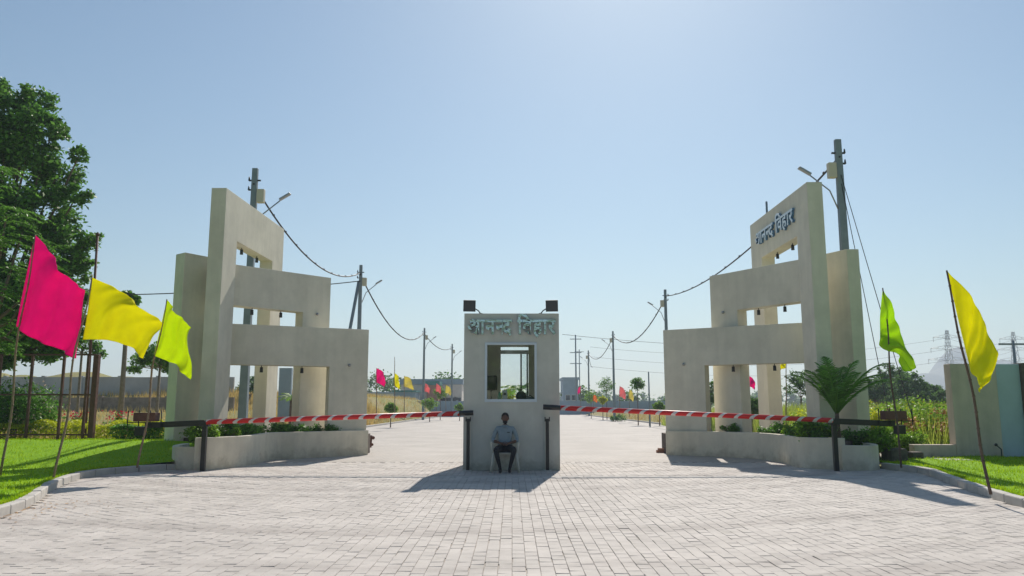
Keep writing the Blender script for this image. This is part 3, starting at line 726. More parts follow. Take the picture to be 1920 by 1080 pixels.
def skin_mesh(name, nodes, edges, sub=2):
    me = bpy.data.meshes.new(name); me.from_pydata([n[0] for n in nodes], edges, []); o = bpy.data.objects.new(name, me); COL.objects.link(o)
    sk = o.modifiers.new('skin', 'SKIN'); lay = me.skin_vertices[0] if me.skin_vertices else None
    if lay is None:
        bm = bmesh.new(); bm.from_mesh(me); bm.verts.layers.skin.verify(); bm.to_mesh(me); bm.free(); lay = me.skin_vertices[0]
    for i, n in enumerate(nodes):
        r = n[1]; lay.data[i].radius = r if hasattr(r, '__len__') else (r, r); lay.data[i].use_root = (i == 0)
    ss = o.modifiers.new('sub', 'SUBSURF'); ss.levels = sub; ss.render_levels = sub
    sk.use_smooth_shade = True
    bpy.context.view_layer.update()
    res = bpy.data.meshes.new_from_object(o.evaluated_get(bpy.context.evaluated_depsgraph_get()))
    bpy.data.objects.remove(o); return res
N_ = []; E_ = []
def nd(p, r, par=None):
    N_.append((p, r)); i = len(N_)-1
    if par is not None: E_.append((par, i))
    return i
pel = nd((0, .05, .50), (.165, .12)); wst = nd((0, .07, .66), (.145, .105), pel); chs = nd((0, .08, .84), (.165, .11), wst)
nk0 = nd((0, .08, 1.0), (.085, .075), chs); nk = nd((0, .06, 1.06), (.055, .055), nk0)
arm_ends = []
for sx in (-1, 1):
    sh = nd((sx*.175, .08, .945), (.07, .07), chs); ub = nd((sx*.235, .06, .84), (.052, .052), sh); el = nd((sx*.285, .02, .69), (.045, .045), ub)
    fa = nd((sx*.19, -.12, .66), (.036, .036), el); wr = nd((sx*.09, -.20, .635), (.025, .022), fa); pm = nd((sx*.035, -.235, .62), (.038, .02), wr)
    arm_ends.append((sx, (sx*.035, -.235, .62)))
    hp = nd((sx*.11, -.02, .49), (.10, .095), pel); th = nd((sx*.17, -.24, .51), (.082, .078), hp); kn = nd((sx*.20, -.42, .50), (.062, .062), th)
    cf = nd((sx*.165, -.40, .34), (.056, .058), kn); an = nd((sx*.105, -.36, .10), (.036, .036), cf); ft = nd((sx*.10, -.41, .045), (.04, .035), an); toe = nd((sx*.105, -.54, .03), (.036, .022), ft)
body = skin_mesh('person_body', N_, E_, 2)
# head: shaped ball with nose, jaw, ears; joined into the same mesh as the body
bm = bmesh.new(); bm.from_mesh(body)
hb = MB(); HC = Vector((0, .03, 1.185))
hb.ball((0, 0, 0), (.078, .097, .118), 24, 18)
vs = []
for v in hb.v:
    x, y, z = v
    if z < -.02: x *= 1-.30*min(1, (-.02-z)/.1); y = y*(1-.12*min(1, (-.02-z)/.1))-.012*min(1, (-.02-z)/.1)
    if y < 0:
        if abs(x) < .018 and -.03 < z < .02: y -= .024*(1-abs(x)/.018)*(1-(z+.03)/.06)
        if abs(abs(x)-.03) < .016 and .0 < z < .028: y += .012
        if abs(x) < .03 and -.06 < z < -.045: y -= .004
    vs.append((x+HC.x, y+HC.y, z+HC.z))
hb.v = vs
for sx in (-1, 1): hb.ball((HC.x+sx*.08, HC.y+.01, HC.z-.005), (.012, .02, .032), 10, 8)
# fingers curled over the lap
for sx, pmv in arm_ends:
    base = Vector(pmv)
    for k, (off, ln) in enumerate(((.018, .068), (.006, .078), (-.007, .072), (-.02, .055))):
        a = base+Vector((-sx*.015, off*.3-.012, off)); b = a+Vector((-sx*ln*.55, -.014, -.008)); c = b+Vector((-sx*ln*.3, .012, -.024))
        hb.tube([a, b, c], [.0095, .0085, .0065], 6)
    a = base+Vector((sx*.01, -.006, .022)); hb.tube([a, a+Vector((-sx*.025, -.02, .024)), a+Vector((-sx*.05, -.024, .02))], [.011, .0095, .007], 6)
hm = hb.mesh('tmp', M['skin']); bm.from_mesh(hm)
body2 = bpy.data.meshes.new('person'); bm.to_mesh(body2); bm.free(); body2.materials.clear()
for k in ('skin', 'shirt', 'trousers', 'shoe'): body2.materials.append(M[k])
for p_ in body2.polygons:
    c = p_.center; p_.use_smooth = True
    if c.z > 1.035: i = 0
    elif c.z < .085 and c.y < -.2: i = 3
    elif c.z < .585 and not (c.y < -.2 and c.z > .585): i = 2
    elif c.y < -.06 and abs(c.x) < .33 and c.z < .72 and not (c.y > -.08): i = 0
    else: i = 1
    if i == 1 and c.z < .60 and c.y < -.1: i = 2
    p_.material_index = i
person = bpy.data.objects.new('person', body2); link(person); person.location = (pc.x, 17.98, 0)
tag(person, 'bearded guard in a pale blue shirt and dark trousers sitting on the white chair', 'person')
m_ = MB(); m_.ball((0, .045, 1.225), (.085, .098, .09), 20, 12)
m_.v = [(x, y, max(z, 1.185+.05*max(0, (-(y-.045))/.098))) for x, y, z in m_.v]; m_.build('hair', M['hair'], person)
m_ = MB(); m_.ball((0, -.012, 1.10), (.055, .062, .045), 14, 10); m_.build('beard', M['hair'], person)
m_ = MB(); m_.tube([(.158*math.cos(a), .055+.115*math.sin(a), .585) for a in np.linspace(0, 2*math.pi, 25)], .016, 6, cap=False); m_.build('belt', M['black'], person)
m_ = MB(); m_.box((.075, -.035, .87), (.06, .006, .018)); m_.build('name_badge', M['black'], person)
m_ = MB(); m_.tube([(.07*math.cos(a), .055+.085*math.sin(a), 1.0+.02*math.sin(a)) for a in np.linspace(-1.4, math.pi+1.4, 20)], .013, 6); m_.build('collar', M['shirt'], person)

# ---------------------------------------------------------------- flags
def coons(top, right, bottom, left, n=26):
    def ev(e, t):
        if len(e) == 2: return e[0].lerp(e[1], t)
        s = smooth(e, 12); f = t*(len(s)-1); i = min(int(f), len(s)-2); return s[i].lerp(s[i+1], f-i)
    out = []
    for j in range(n+1):
        v = j/n
        for i in range(n+1):
            u = i/n
            a = ev(top, u)*(1-v)+ev(bottom, u)*v; b = ev(left, v)*(1-u)+ev(right, v)*u
            c = top[0]*(1-u)*(1-v)+top[-1]*u*(1-v)+bottom[0]*(1-u)*v+bottom[-1]*u*v
            out.append(a+b-c)
    return out
flag_no = [0]
def flag(pole_px, edges, mtl, label, dY, Yb=None, z0=.13, polemat='bamboo', rad=.021, group='cloth flags on bamboo poles along the kerb', amp=.05, n=32, wob=.085, curl=0):
    (bx, by), (tx, ty) = pole_px
    base = G(bx, by, z0) if Yb is None else P(bx, by, Yb); Y = base.y
    top = P(tx, ty, Y); r = empty('flag', base, label, 'flag', group)
    rel = lambda p: p-base
    m_ = MB(); k = 14; pp = []
    for i in range(k+1):
        t = i/k; q = base.lerp(top, t); w = wob*math.sin(t*math.pi)
        pp.append(rel(q)+Vector((w*math.sin(t*9+bx)*.5, w*math.sin(t*7)*.5, 0)))
    m_.tube(pp, [rad*(1.15-.5*i/k) for i in range(k+1)], 8)
    for i in range(1, k): m_.tube([pp[i]-Vector((0, 0, .012)), pp[i]+Vector((0, 0, .012))], rad*(1.4-.5*i/k), 8)
    m_.build('pole', M[polemat], r)
    T, Rr, Bm, Lf = edges
    def cv(lst, u0, u1):
        return [P(p[0], p[1], Y+dY*(u0+(u1-u0)*i/(len(lst)-1))) for i, p in enumerate(lst)]
    T3 = cv(T, 0, 1); R3 = cv(Rr, 1, 1); B3 = cv(Bm, 0, 1); L3 = cv(Lf, 0, 0)
    g = coons(T3, R3, B3, L3, n); ph = bx*.37; V = []
    for j in range(n+1):
        for i in range(n+1):
            u, v = i/n, j/n; p = g[j*(n+1)+i]
            f = u*.95+v*.42+.07*math.sin(v*5+ph); w = 1.5*amp*min(1, u*3)*(math.sin(f*8.5+ph)+.42*math.sin(f*20+ph*2+v)+.2*math.sin(f*41+ph-v*2))
            c = curl*math.sin(math.pi*u)*(.4+.6*v)
            q = rel(p)+Vector((w*.15, w+c, w*.12)); V.append(q)
    F = [(j*(n+1)+i, j*(n+1)+i+1, (j+1)*(n+1)+i+1, (j+1)*(n+1)+i) for j in range(n) for i in range(n)]
    m_ = MB(); m_.add(V, F, 0, True); o = m_.build('cloth', M[mtl], r)
    so_ = o.modifiers.new('thick', 'SOLIDIFY'); so_.thickness = .003
    return r
flag(((0, 893), (66, 440)), ([(66, 440), (112, 498), (150, 543)], [(150, 543), (161, 600), (146, 672)], [(30, 612), (88, 648), (146, 672)], [(66, 440), (47, 528), (30, 612)]),
     'pink', 'large magenta pink flag on a bamboo pole at the far left', -.35, amp=.07)
flag(((100, 897), (173, 517)), ([(172, 519), (240, 556), (300, 601)], [(300, 601), (291, 632), (271, 672)], [(155, 637), (214, 640), (271, 672)], [(172, 519), (165, 578), (155, 637)]),
     'yellow', 'bright yellow flag between the magenta and the lime flags', .35, amp=.06)
flag(((257, 877), (313, 561)), ([(313, 562), (334, 588), (355, 617)], [(355, 617), (354, 645), (363, 682), (361, 712)], [(289, 666), (325, 684), (361, 712)], [(313, 562), (301, 614), (289, 666)]),
     'lime', 'lime green flag closest to the left gateway', -.4, amp=.06)
flag(((1690, 877), (1655, 540)), ([(1655, 541), (1690, 605), (1713, 688)], [(1713, 688), (1708, 696), (1698, 699)], [(1651, 640), (1664, 654), (1694, 664), (1698, 699)], [(1655, 541), (1650, 595), (1651, 640)]),
     'green', 'folded green flag on a dark pole beside the right gateway', -.5, polemat='bamboo_dark', amp=.10, curl=.25)
flag(((1858, 927), (1775, 507)), ([(1776, 508), (1838, 582), (1867, 664)], [(1867, 664), (1858, 705), (1841, 737)], [(1819, 690), (1830, 712), (1841, 737)], [(1776, 508), (1797, 600), (1819, 690)]),
     'yellow', 'long yellow flag in front of the grey wall at far right', -.5, polemat='bamboo_dark', amp=.045)
def small_flag(px, ytop, ybase, w, h, mtl, label, Y, dx=1, hang=.5, pole_up=0):
    flag(((px, ybase), (px, ytop-pole_up)), ([(px, ytop), (px+dx*w*.6, ytop+h*.15), (px+dx*w, ytop+h*hang)], [(px+dx*w, ytop+h*hang), (px+dx*w*1.02, ytop+h*(hang+.25)), (px+dx*w*.9, ytop+h)],
         [(px-dx*1, ytop+h*.75), (px+dx*w*.4, ytop+h*.8), (px+dx*w*.9, ytop+h)], [(px, ytop), (px-dx*1, ytop+h*.4), (px-dx*1, ytop+h*.75)]), mtl, label, -.3, Yb=Y, amp=.06, n=10, rad=.025,
         group='small flags along the road beyond the booth', wob=.02)
small_flag(706, 690, 786, 16, 37, 'pink', 'small pink flag beyond the left barrier', 46, hang=.45)
small_flag(740, 699, 786, 9, 33, 'yellow', 'narrow bright yellow flag beyond the left barrier', 50, hang=.5, pole_up=30)
small_flag(758, 705, 786, 17, 27, 'paleyellow', 'pale yellow flag right of the narrow yellow one', 56, hang=.7)
small_flag(797, 719, 780, 9, 20, 'palepink', 'pale pink flag by the third pole on the left', 70)
small_flag(818, 719, 780, 9, 20, 'palepink', 'faded rose flag in front of the long low house', 78)
small_flag(836, 722, 778, 10, 20, 'paleyellow', 'pale orange flag left of the booth', 84)
small_flag(1089, 724, 776, -6, 16, 'pink', 'tiny pink flag next to the blue grey building', 96)
small_flag(1113, 740, 776, 7, 16, 'orange', 'small orange flag under the bright green sapling', 92)
small_flag(1162, 724, 780, 11, 26, 'palepink', 'salmon pink flag between the two saplings on the right', 70, hang=.5)
small_flag(1180, 730, 782, 8, 24, 'paleyellow', 'pale cream flag behind the salmon pink one', 74)
small_flag(1404, 705, 800, 12, 26, 'pink', 'pink flag seen through the right gateway', 38)
small_flag(1474, 680, 800, -12, 14, 'yellow', 'yellow flag tip seen through the right gateway', 34, hang=.2)

# ---------------------------------------------------------------- vegetation builders
def leaf_quads(C, size, droop=0, aspect=2.0, up=.35):
    """C (N,3) leaf positions -> diamond leaves, N*4 verts"""
    N = len(C); s = size*rng.uniform(.65, 1.3, N)
    nrm = rng.normal(size=(N, 3)); nrm[:, 2] = np.abs(nrm[:, 2])+up; nrm /= np.linalg.norm(nrm, axis=1)[:, None]
    t = rng.normal(size=(N, 3)); t[:, 2] -= droop; t -= nrm*(t*nrm).sum(1)[:, None]; t /= np.linalg.norm(t, axis=1)[:, None]+1e-9
    b = np.cross(nrm, t); a = t*(s/2)[:, None]; w = b*(s/2/aspect)[:, None]; m = a*.15
    V = np.stack([C-a, C-m+w+nrm*(s*.08)[:, None], C+a, C-m-w+nrm*(s*.08)[:, None]], 1).reshape(-1, 3)
    return V, np.arange(4*N).reshape(-1, 4)
def clump_points(lumps, n, sub=14, tight=.17, flat=.85):
    vol = np.array([l[3]**2 for l in lumps]); pick = rng.choice(len(lumps), n, p=vol/vol.sum()); out = np.zeros((n, 3))
    for k, l in enumerate(lumps):
        idx = np.where(pick == k)[0]; m = len(idx)
        if not m: continue
        c = np.array(l[:3]); r = l[3]; d = rng.normal(size=(sub, 3)); d /= np.linalg.norm(d, axis=1)[:, None]
        sc = d*(r*rng.uniform(.55, .95, sub))[:, None]
        q = sc[rng.integers(0, sub, m)]+rng.normal(size=(m, 3))*r*tight
        q[:, 2] *= flat; out[idx] = c+q
    return out
def tree(name, label, base, trunk_h, lumps, n, leaf, mtl, cat='tree', group=None, bark='bark', trunk_r=.2, sub=14, tight=.17, droop=0, aspect=2., crown_kind=None, lean=(0, 0)):
    r = empty(name, base, label, cat, group); b = Vector(base)
    m_ = MB(); top = Vector((lean[0], lean[1], trunk_h)); m_.tube([(0, 0, -.1), (top.x*.3, top.y*.3, trunk_h*.4), top], [trunk_r*1.3, trunk_r, trunk_r*.75], 10)
    for l in lumps:
        e = Vector(l[:3])-b; mid = top.lerp(e, .5)+Vector((0, 0, -.08*(e-top).length)); m_.tube([top*.92, mid, e], [trunk_r*.5, trunk_r*.25, trunk_r*.08], 6, cap=False)
    m_.build('trunk', M[bark], r)
    C = clump_points(lumps, n, sub, tight)-np.array(base)
    V, F = leaf_quads(C, leaf, droop, aspect); np_mesh('crown', V, F, M[mtl], r)
    return r
def bush(name, label, base, rx, ry, h, n, leaf, mtl, cat='shrub', group=None, aspect=2., lumps=7):
    r = empty(name, base, label, cat, group)
    ls = [(random.uniform(-.6, .6)*rx, random.uniform(-.6, .6)*ry, h*random.uniform(.4, .75), .45*min(rx, max(h, .2))*random.uniform(.7, 1.2)) for _ in range(lumps)]
    m_ = MB()
    for l in ls: m_.tube([(l[0]*.2, l[1]*.2, -.03), (l[0]*.7, l[1]*.7, l[2]*.6), l[:3]], [.018, .012, .005], 5, cap=False)
    m_.build('stems', M['bark'], r)
    C = clump_points(ls, n, 9, .28, 1.0); C[:, 2] = np.maximum(C[:, 2], .02)
    V, F = leaf_quads(C, leaf, 0, aspect); np_mesh('foliage', V, F, M[mtl], r); return r

# big trees on the left
def lumpat(px, py, Y, r): p = P(px, py, Y); return (p.x, p.y, p.z, r)
Yt = 27
lumps = [lumpat(*q) for q in [(-60, 200, Yt, 1.5), (20, 210, Yt, .95), (62, 190, Yt+.5, .75), (-40, 250, Yt, 1.8), (60, 250, Yt-.5, 1.0), (100, 240, Yt, .55), (30, 320, Yt, 1.5), (105, 330, Yt+.6, .9), (148, 292, Yt, .36), (145, 365, Yt, .5),
         (80, 400, Yt, 1.3), (-60, 400, Yt, 2.0), (20, 480, Yt, 1.6), (120, 440, Yt, .75), (165, 450, Yt, .45), (90, 520, Yt, 1.1), (130, 500, Yt, .7), (20, 590, Yt+.5, 1.3), (100, 600, Yt, .9), (-50, 560, Yt, 1.8), (-5, 165, Yt+1, .55), (150, 560, Yt, .4), (60, 650, Yt, .7), (-20, 680, Yt, .8), (10, 640, Yt, .9), (60, 610, Yt-.5, 1.0), (120, 640, Yt, .6), (150, 610, Yt, .5), (100, 660, Yt, .5), (25, 665, Yt, .6), (140, 480, Yt, .6), (60, 560, Yt-1, 1.2)]]
tree('shade_tree', 'tall dense dark green shade tree with rounded lumps at far left', (P(-40, 800, Yt).x, Yt, 0), 3.4, lumps, 80000, .18, 'leaf_dark', trunk_r=.28, sub=22, tight=.15, lean=(-.3, 0))
# feathery tree in front of it
Yf = 22.5
r = empty('feathery_tree', (P(-70, 850, Yf).x, Yf, 0), 'brighter feathery leaved tree in front of the dark shade tree', 'tree')
b0 = Vector(r.location); m_ = MB(); m_.tube([(0, 0, -.1), (.1, 0, 2.2), (.3, 0, 4.2)], [.2, .15, .1], 10); Cs = []
for (px, py, L) in [(-30, 330, 1.3), (10, 340, 1.6), (-20, 390, 1.7), (30, 420, 1.7), (60, 450, 1.3), (10, 470, 1.8), (-40, 450, 1.5), (40, 520, 1.5), (0, 560, 1.5), (75, 560, 1.1), (-20, 620, 1.4), (50, 620, 1.1), (100, 500, .9), (20, 660, .9), (90, 620, .9)]:
    e = P(px-18, py-14, Yf+random.uniform(-.8, .8))-b0; m_.tube([(.25, 0, 3.6), (e*.6+Vector((.1, 0, 1.0))), e], [.07, .04, .02], 5, cap=False)
    for k in range(11):     # pinnate fronds that arch down to the right
        a = random.uniform(-1.0, 1.0); dirv = Vector((math.cos(a)*random.uniform(.5, 1), math.sin(a)*random.uniform(-.9, .9), random.uniform(-.2, .35))).normalized(); LL = L*random.uniform(.45, .75)
        s0 = e+Vector((random.uniform(-.35, .35), random.uniform(-.4, .4), random.uniform(-.3, .3)))
        for q in range(26):
            t = q/26; c = s0+dirv*LL*t+Vector((0, 0, -.42*LL*t*t)); side = dirv.cross(Vector((0, 0, 1))).normalized()
            for sg in (-1, 1): Cs.append(c+side*sg*.055+Vector((0, 0, -.012)))
m_.build('trunk', M['bark'], r)
V, F = leaf_quads(np.array(Cs), .11, 0, 2.8, 1.3); np_mesh('crown', V, F, M['leaf_mid'], r)
# bush behind the fence
p = G(30, 838, .1)
r = bush('flowering_shrub', 'rounded green shrub with pale blossoms behind the rail fence', (P(30, 800, 26).x, 26, .1), 1.6, .9, 2.3, 7500, .11, 'leaf_mid', lumps=11)
C = np.stack([rng.uniform(-1.3, 1.5, 110), rng.uniform(-.9, -.2, 110), rng.uniform(.5, 2.2, 110)], 1); V, F = leaf_quads(C, .09, 0, 1.2); np_mesh('blossoms', V, F, M['petal_pale'], r, kind='stuff')
# golden hedge
def hedge(label, x0, x1, y0, y1, h, n, mtl, z0=.1):
    r = empty('low_hedge', ((x0+x1)/2, (y0+y1)/2, z0), label, 'hedge'); C = np.zeros((n, 3)); C[:, 0] = rng.uniform(x0, x1, n)-(x0+x1)/2; C[:, 1] = rng.uniform(y0, y1, n)-(y0+y1)/2
    hh = h*(.88+.08*np.sin(C[:, 0]*2.3)+.07*np.sin(C[:, 0]*5.1+C[:, 1]*3)); u = rng.uniform(0, 1, n); C[:, 2] = hh*np.where(u < .6, rng.uniform(.85, 1.05, n), rng.uniform(0, 1, n))
    V, F = leaf_quads(C, .085, 0, 1.7); np_mesh('foliage', V, F, M[mtl], r)
    m_ = MB()
    for k in range(int((x1-x0)/.5)):
        x = x0+.25+k*.5-(x0+x1)/2; m_.tube([(x, 0, -.05), (x+.05, 0, h*.8)], [.02, .01], 5)
    m_.build('stems', M['bark'], r)
hedge('long clipped golden green hedge behind the left lawn', -21, -10.2, 24.9, 26.9, .78, 26000, 'leaf_gold', .2)
hedge('dark green low hedge strip between fence and gateway', -11.9, -9.6, 23.4, 24.3, .55, 7000, 'leaf_mid', .4)
for (px, Y, lab) in ((218, 28.0, 'red flowering plant at the foot of the bare palm trunk'), (100, 28.5, 'red flowering plant behind the golden hedge near the fence'), (150, 29, 'pink flowering plant between the fence posts')):
    q = P(px, 790, Y); r = bush('flower_plant', lab, (q.x, Y, .1), .5, .4, 1.15, 500, .09, 'leaf_mid', cat='flowers', group='red flowers behind the hedge')
    C = np.stack([rng.normal(0, .25, 60), rng.normal(-.1, .2, 60), rng.uniform(.9, 1.2, 60)], 1); V, F = leaf_quads(C, .08, 0, 1.1); np_mesh('petals', V, F, M['petal_red'], r, kind='stuff')

# fence on the left
fy = 24.7; zf = .28
fn = empty('rail_fence', (P(172, 838, fy).x, fy, zf), 'rusty brown rail fence with thin uprights at the left', 'fence'); f0 = Vector(fn.location)
topz = P(187, 665, fy).z
for px in (172, -60):
    m_ = MB(); x = P(px, 800, fy).x-f0.x; m_.box((x, 0, (topz-zf)/2-.05), (.16, .16, topz-zf+.1)); m_.build('post', M['rust'], fn, bevel=.01)
for px in (156, 110, 50, -10):
    m_ = MB(); x = P(px, 800, fy).x-f0.x; m_.box((x, 0, (topz-zf)/2-.05), (.07, .07, topz-zf+.1)); m_.build('upright', M['rust'], fn)
for yy in (665, 740, 815):
    z = P(100, yy, fy).z-zf; x1 = -.08; x0 = P(-60, 800, fy).x-f0.x+.08; m_ = MB(); m_.box(((x0+x1)/2, 0, z), (x1-x0, .05, .05)); m_.build('rail', M['rust'], fn)
m_ = MB(); x0 = P(-60, 800, fy).x-f0.x-.1; m_.box((x0/2, -.2, -.02), (abs(x0)-.1, .18, .22)); m_.build('plinth', M['stone'], fn, bevel=.02)
tp = P(183, 440, fy+.7); bp = P(158, 838, fy+.7); r = empty('thin_pole', (bp.x, fy+.7, 0), 'tall thin brown pole rising behind the fence post', 'pole')
m_ = MB(); m_.tube([(0, 0, 0), (tp.x-bp.x, 0, tp.z)], [.05, .04], 8); m_.build('shaft', M['rust'], r); m_ = MB(); m_.ball((tp.x-bp.x, 0, tp.z), .07, 8, 6); m_.build('finial', M['rust'], r)

# young trees / bare trunks behind the hedge
def palmlet(base, H, nf, fl, label, lean=0., tr=.07, mtl='leaf_mid', bark='bark', name='palm_tree', group=None, droop=.9, leafl=.32, spread=(0, 2*math.pi), upb=.6, elr=None, ln=26, lw=.016):
    r = empty(name, base, label, 'palm tree', group); m_ = MB(); tp = Vector((lean, 0, H))
    m_.tube([(0, 0, -.05), (lean*.4, 0, H*.5), tp], [tr*1.4, tr, tr*.8], 10); m_.build('trunk', M[bark], r)
    for f in range(nf):
        a = spread[0]+(spread[1]-spread[0])*(f+random.uniform(-.3, .3))/nf; el = random.uniform(*elr) if elr else random.uniform(.1, 1.15)*upb+.25
        dirv = Vector((math.cos(a)*math.cos(el), math.sin(a)*math.cos(el), math.sin(el))); L = fl*random.uniform(.8, 1.1); pts = []
        for q in range(11):
            t = q/10; pts.append(tp+dirv*L*t+Vector((0, 0, -droop*L*.62*t*t)))
        fm = MB(); fm.tube(pts, [.016*(1-.8*i/10)*fl/1.2 for i in range(11)], 5)
        for q in range(ln):
            t = .13+.87*q/(ln+1); i = min(int(t*10), 9); c = pts[i].lerp(pts[i+1], t*10-i); tn = (pts[i+1]-pts[i]).normalized(); sd2 = tn.cross(Vector((0, 0, 1))).normalized()
            ll = leafl*fl/1.2*math.sin(math.pi*min(1, .18+t*.85))
            for sg in (-1, 1):
                e = c+(sd2*sg*.8+tn*.75+Vector((0, 0, -.12-.25*random.random()))).normalized()*ll; w = tn*lw*fl/1.2; md = c.lerp(e, .5)+Vector((0, 0, .05*ll))
                fm.add([c-w, c+w, md+w*1.1, e, md-w*1.1], [(0, 1, 2, 4), (4, 2, 3)])
        fm.build('frond', M[mtl], r)
    return r
q = P(225, 790, 32); tree('bare_palm', 'straight bare grey brown trunk behind the left hedge with tuft hidden by the yellow flag', (q.x, 32, 0), P(238, 575, 32).z, [(*P(244, 562, 32), .42)], 1500, .22, 'leaf_dark', bark='bark_pale', trunk_r=.10, lean=((P(240, 575, 32)-q).x, 0))
for (px, Y, py, lab) in ((293, 33, 668, 'young drooping tree next to the left gateway'), (278, 38, 672, 'second thin young tree beside the left gateway, further back'), (143, 34, 640, 'young tree with drooping leaves behind the fence')):
    q = P(px, 790, Y); c = P(px+5, py, Y)
    tree('young_tree', lab, (q.x, Y, 0), c.z-.2, [(c.x-.5, Y, c.z-.1, .4), (c.x+.5, Y, c.z-.15, .42), (c.x, Y, c.z+.2, .4), (c.x+.9, Y, c.z-.5, .25), (c.x-.9, Y, c.z-.5, .22)], 1500, .17, 'leaf_dark', group='young trees behind the left hedge', trunk_r=.06, tight=.3, droop=1.5, bark='bark_pale')
# planting in the two planters
def along(inn, t, off):
    f = t*(len(inn)-1); i = min(int(f), len(inn)-2); p = inn[i].lerp(inn[i+1], f-i); tn = (inn[i+1]-inn[i]).normalized(); return p+Vector((-tn.y, tn.x))*off
for i, (t0, h, m_, n, lab) in enumerate([(.05, .36, 'leaf_bright', 2300, 'lime green clump at the outer end of the left planter'), (.17, .34, 'leaf_bright', 2300, 'lime green clump behind the left boom post'), (.30, .30, 'leaf_bright', 2000, 'bright green clump at the bend of the left planter'),
        (.42, .38, 'leaf_mid', 2200, 'dark green clump just past the bend of the left planter'), (.54, .38, 'leaf_mid', 2200, 'dark green clump in the middle of the left planter'), (.66, .34, 'leaf_mid', 1800, 'green clump two thirds along the left planter'), (.77, .3, 'leaf_mid', 1500, 'low green clump under the left portal opening'), (.88, .28, 'leaf_dark', 1300, 'small dark clump at the road end of the left planter')]):
    p = along(innL, t0, .32); bush('planter_shrub', lab, (p.x, p.y, .6), .55, .3, h, n, .075, m_, cat='plant', group='shrubs in the left planter', lumps=9)
for i, (t0, h, m_, n, lab) in enumerate([(.17, .3, 'leaf_dark', 1000, 'small dark clump at the road end of the right planter'), (.33, .24, 'leaf_mid', 800, 'thin low clump near the road end of the right planter'), (.42, .32, 'leaf_dark', 1600, 'dark shrub under the right portal opening'), (.5, .3, 'leaf_bright', 1500, 'lime green tuft among the dark shrubs of the right planter'),
        (.58, .42, 'leaf_dark', 2200, 'tall dark shrub at the bend of the right planter'), (.67, .42, 'leaf_mid', 2000, 'green shrub past the bend of the right planter'), (.76, .46, 'leaf_bright', 1800, 'bright leafy shrub left of the areca palm'), (.84, .3, 'leaf_dark', 1500, 'dark low shrub at the foot of the areca palm')]):
    p = along(innR, t0, .34); bush('planter_shrub', lab, (p.x, p.y, .6), .45, .3, h, n, .08, m_, cat='plant', group='shrubs in the right planter', lumps=8)
q = P(1572, 822, 19.4)
palmlet((q.x, 19.4, .58), .70, 20, 2.7, 'areca palm with arching fronds in the right planter', tr=.06, mtl='leaf_mid', droop=.78, leafl=.14, elr=(.75, 1.45), ln=30, lw=.0055)
for px, Y, h, lab, mt in ((1612, 20.0, .75, 'dark creeper spilling over the low end wall of the right planter', 'leaf_mid'), (1652, 19.8, .9, 'green creeper beside the right planter end', 'leaf_bright'), (1672, 22.2, 1.05, 'bright green bush behind the right counterweight', 'leaf_bright'), (1640, 23.5, 1.3, 'yellow green bush next to the right wing wall', 'leaf_gold'), (1702, 21.5, .7, 'low bright bush by the small dark stones', 'leaf_bright')):
    q = P(px, 830, Y); bush('verge_bush', lab, (q.x, Y, .1), .5, .4, h, 2200, .09, mt, group='bushes right of the gateway', lumps=8)
# small stones
for px, py, s, lab in ((1678, 868, .42, 'dark brown block behind the green flag pole'), (1716, 866, .3, 'dark rough stone at the end of the low grey wall')):
    q = G(px, py, .08); r_ = MB(); r_.box((0, 0, s*.42), (s*1.1, s, s*.85), rz=.2)
    o = r_.build('stone_block', M['stone'], None, bevel=.05, loc=q); tag(o, lab, 'stone')

# ---------------------------------------------------------------- right boundary wall
YW = 20.3
wr_ = empty('sign_wall', (P(1790, 865, YW).x, YW, 0), 'tall grey boundary wall with a low plinth at far right', 'wall'); w0 = Vector(wr_.location)
def wpart(name, x0, x1, y0, y1, z0, z1, m, bev=.01):
    m_ = MB(); m_.box(((x0+x1)/2-w0.x, (y0+y1)/2-w0.y, (z0+z1)/2), (x1-x0, y1-y0, z1-z0)); return m_.build(name, M[m], wr_, bevel=bev)
xa = P(1782, 700, YW).x; xb = P(1868, 700, YW).x; xc_ = P(1914, 700, YW).x; zt = P(1800, 682, YW).z
wpart('wall_panel', xa, xb, YW, YW+.3, 0, zt, 'grey_wall'); wpart('bluish_panel', xb, xc_, YW+.04, YW+.3, 0, zt-.006, 'blue_panel')
wpart('dark_pier', xc_, xc_+.35, YW-.06, YW+.34, 0, zt+.02, 'stone'); wpart('wall_panel', xc_+.35, xc_+6, YW, YW+.3, 0, zt, 'grey_wall')
wpart('low_wall', P(1716, 850, YW).x, xa, YW+.02, YW+.3, 0, P(1750, 834, YW).z, 'grey_wall')
wpart('paving_slab', P(1745, 860, 19.6).x, P(1820, 860, 19.6).x, 19.2, 20.2, .12, .17, 'kerb')
m_ = MB(); q = P(1878, 850, YW-.15)-w0; m_.tube([(q.x, -.15, 0), (q.x, -.15, q.z+.1), (q.x-.08, -.1, q.z+.2)], .018, 6); m_.ball((q.x-.09, -.1, q.z+.21), .04, 8, 6); m_.build('tap', M['black_rough'], wr_)

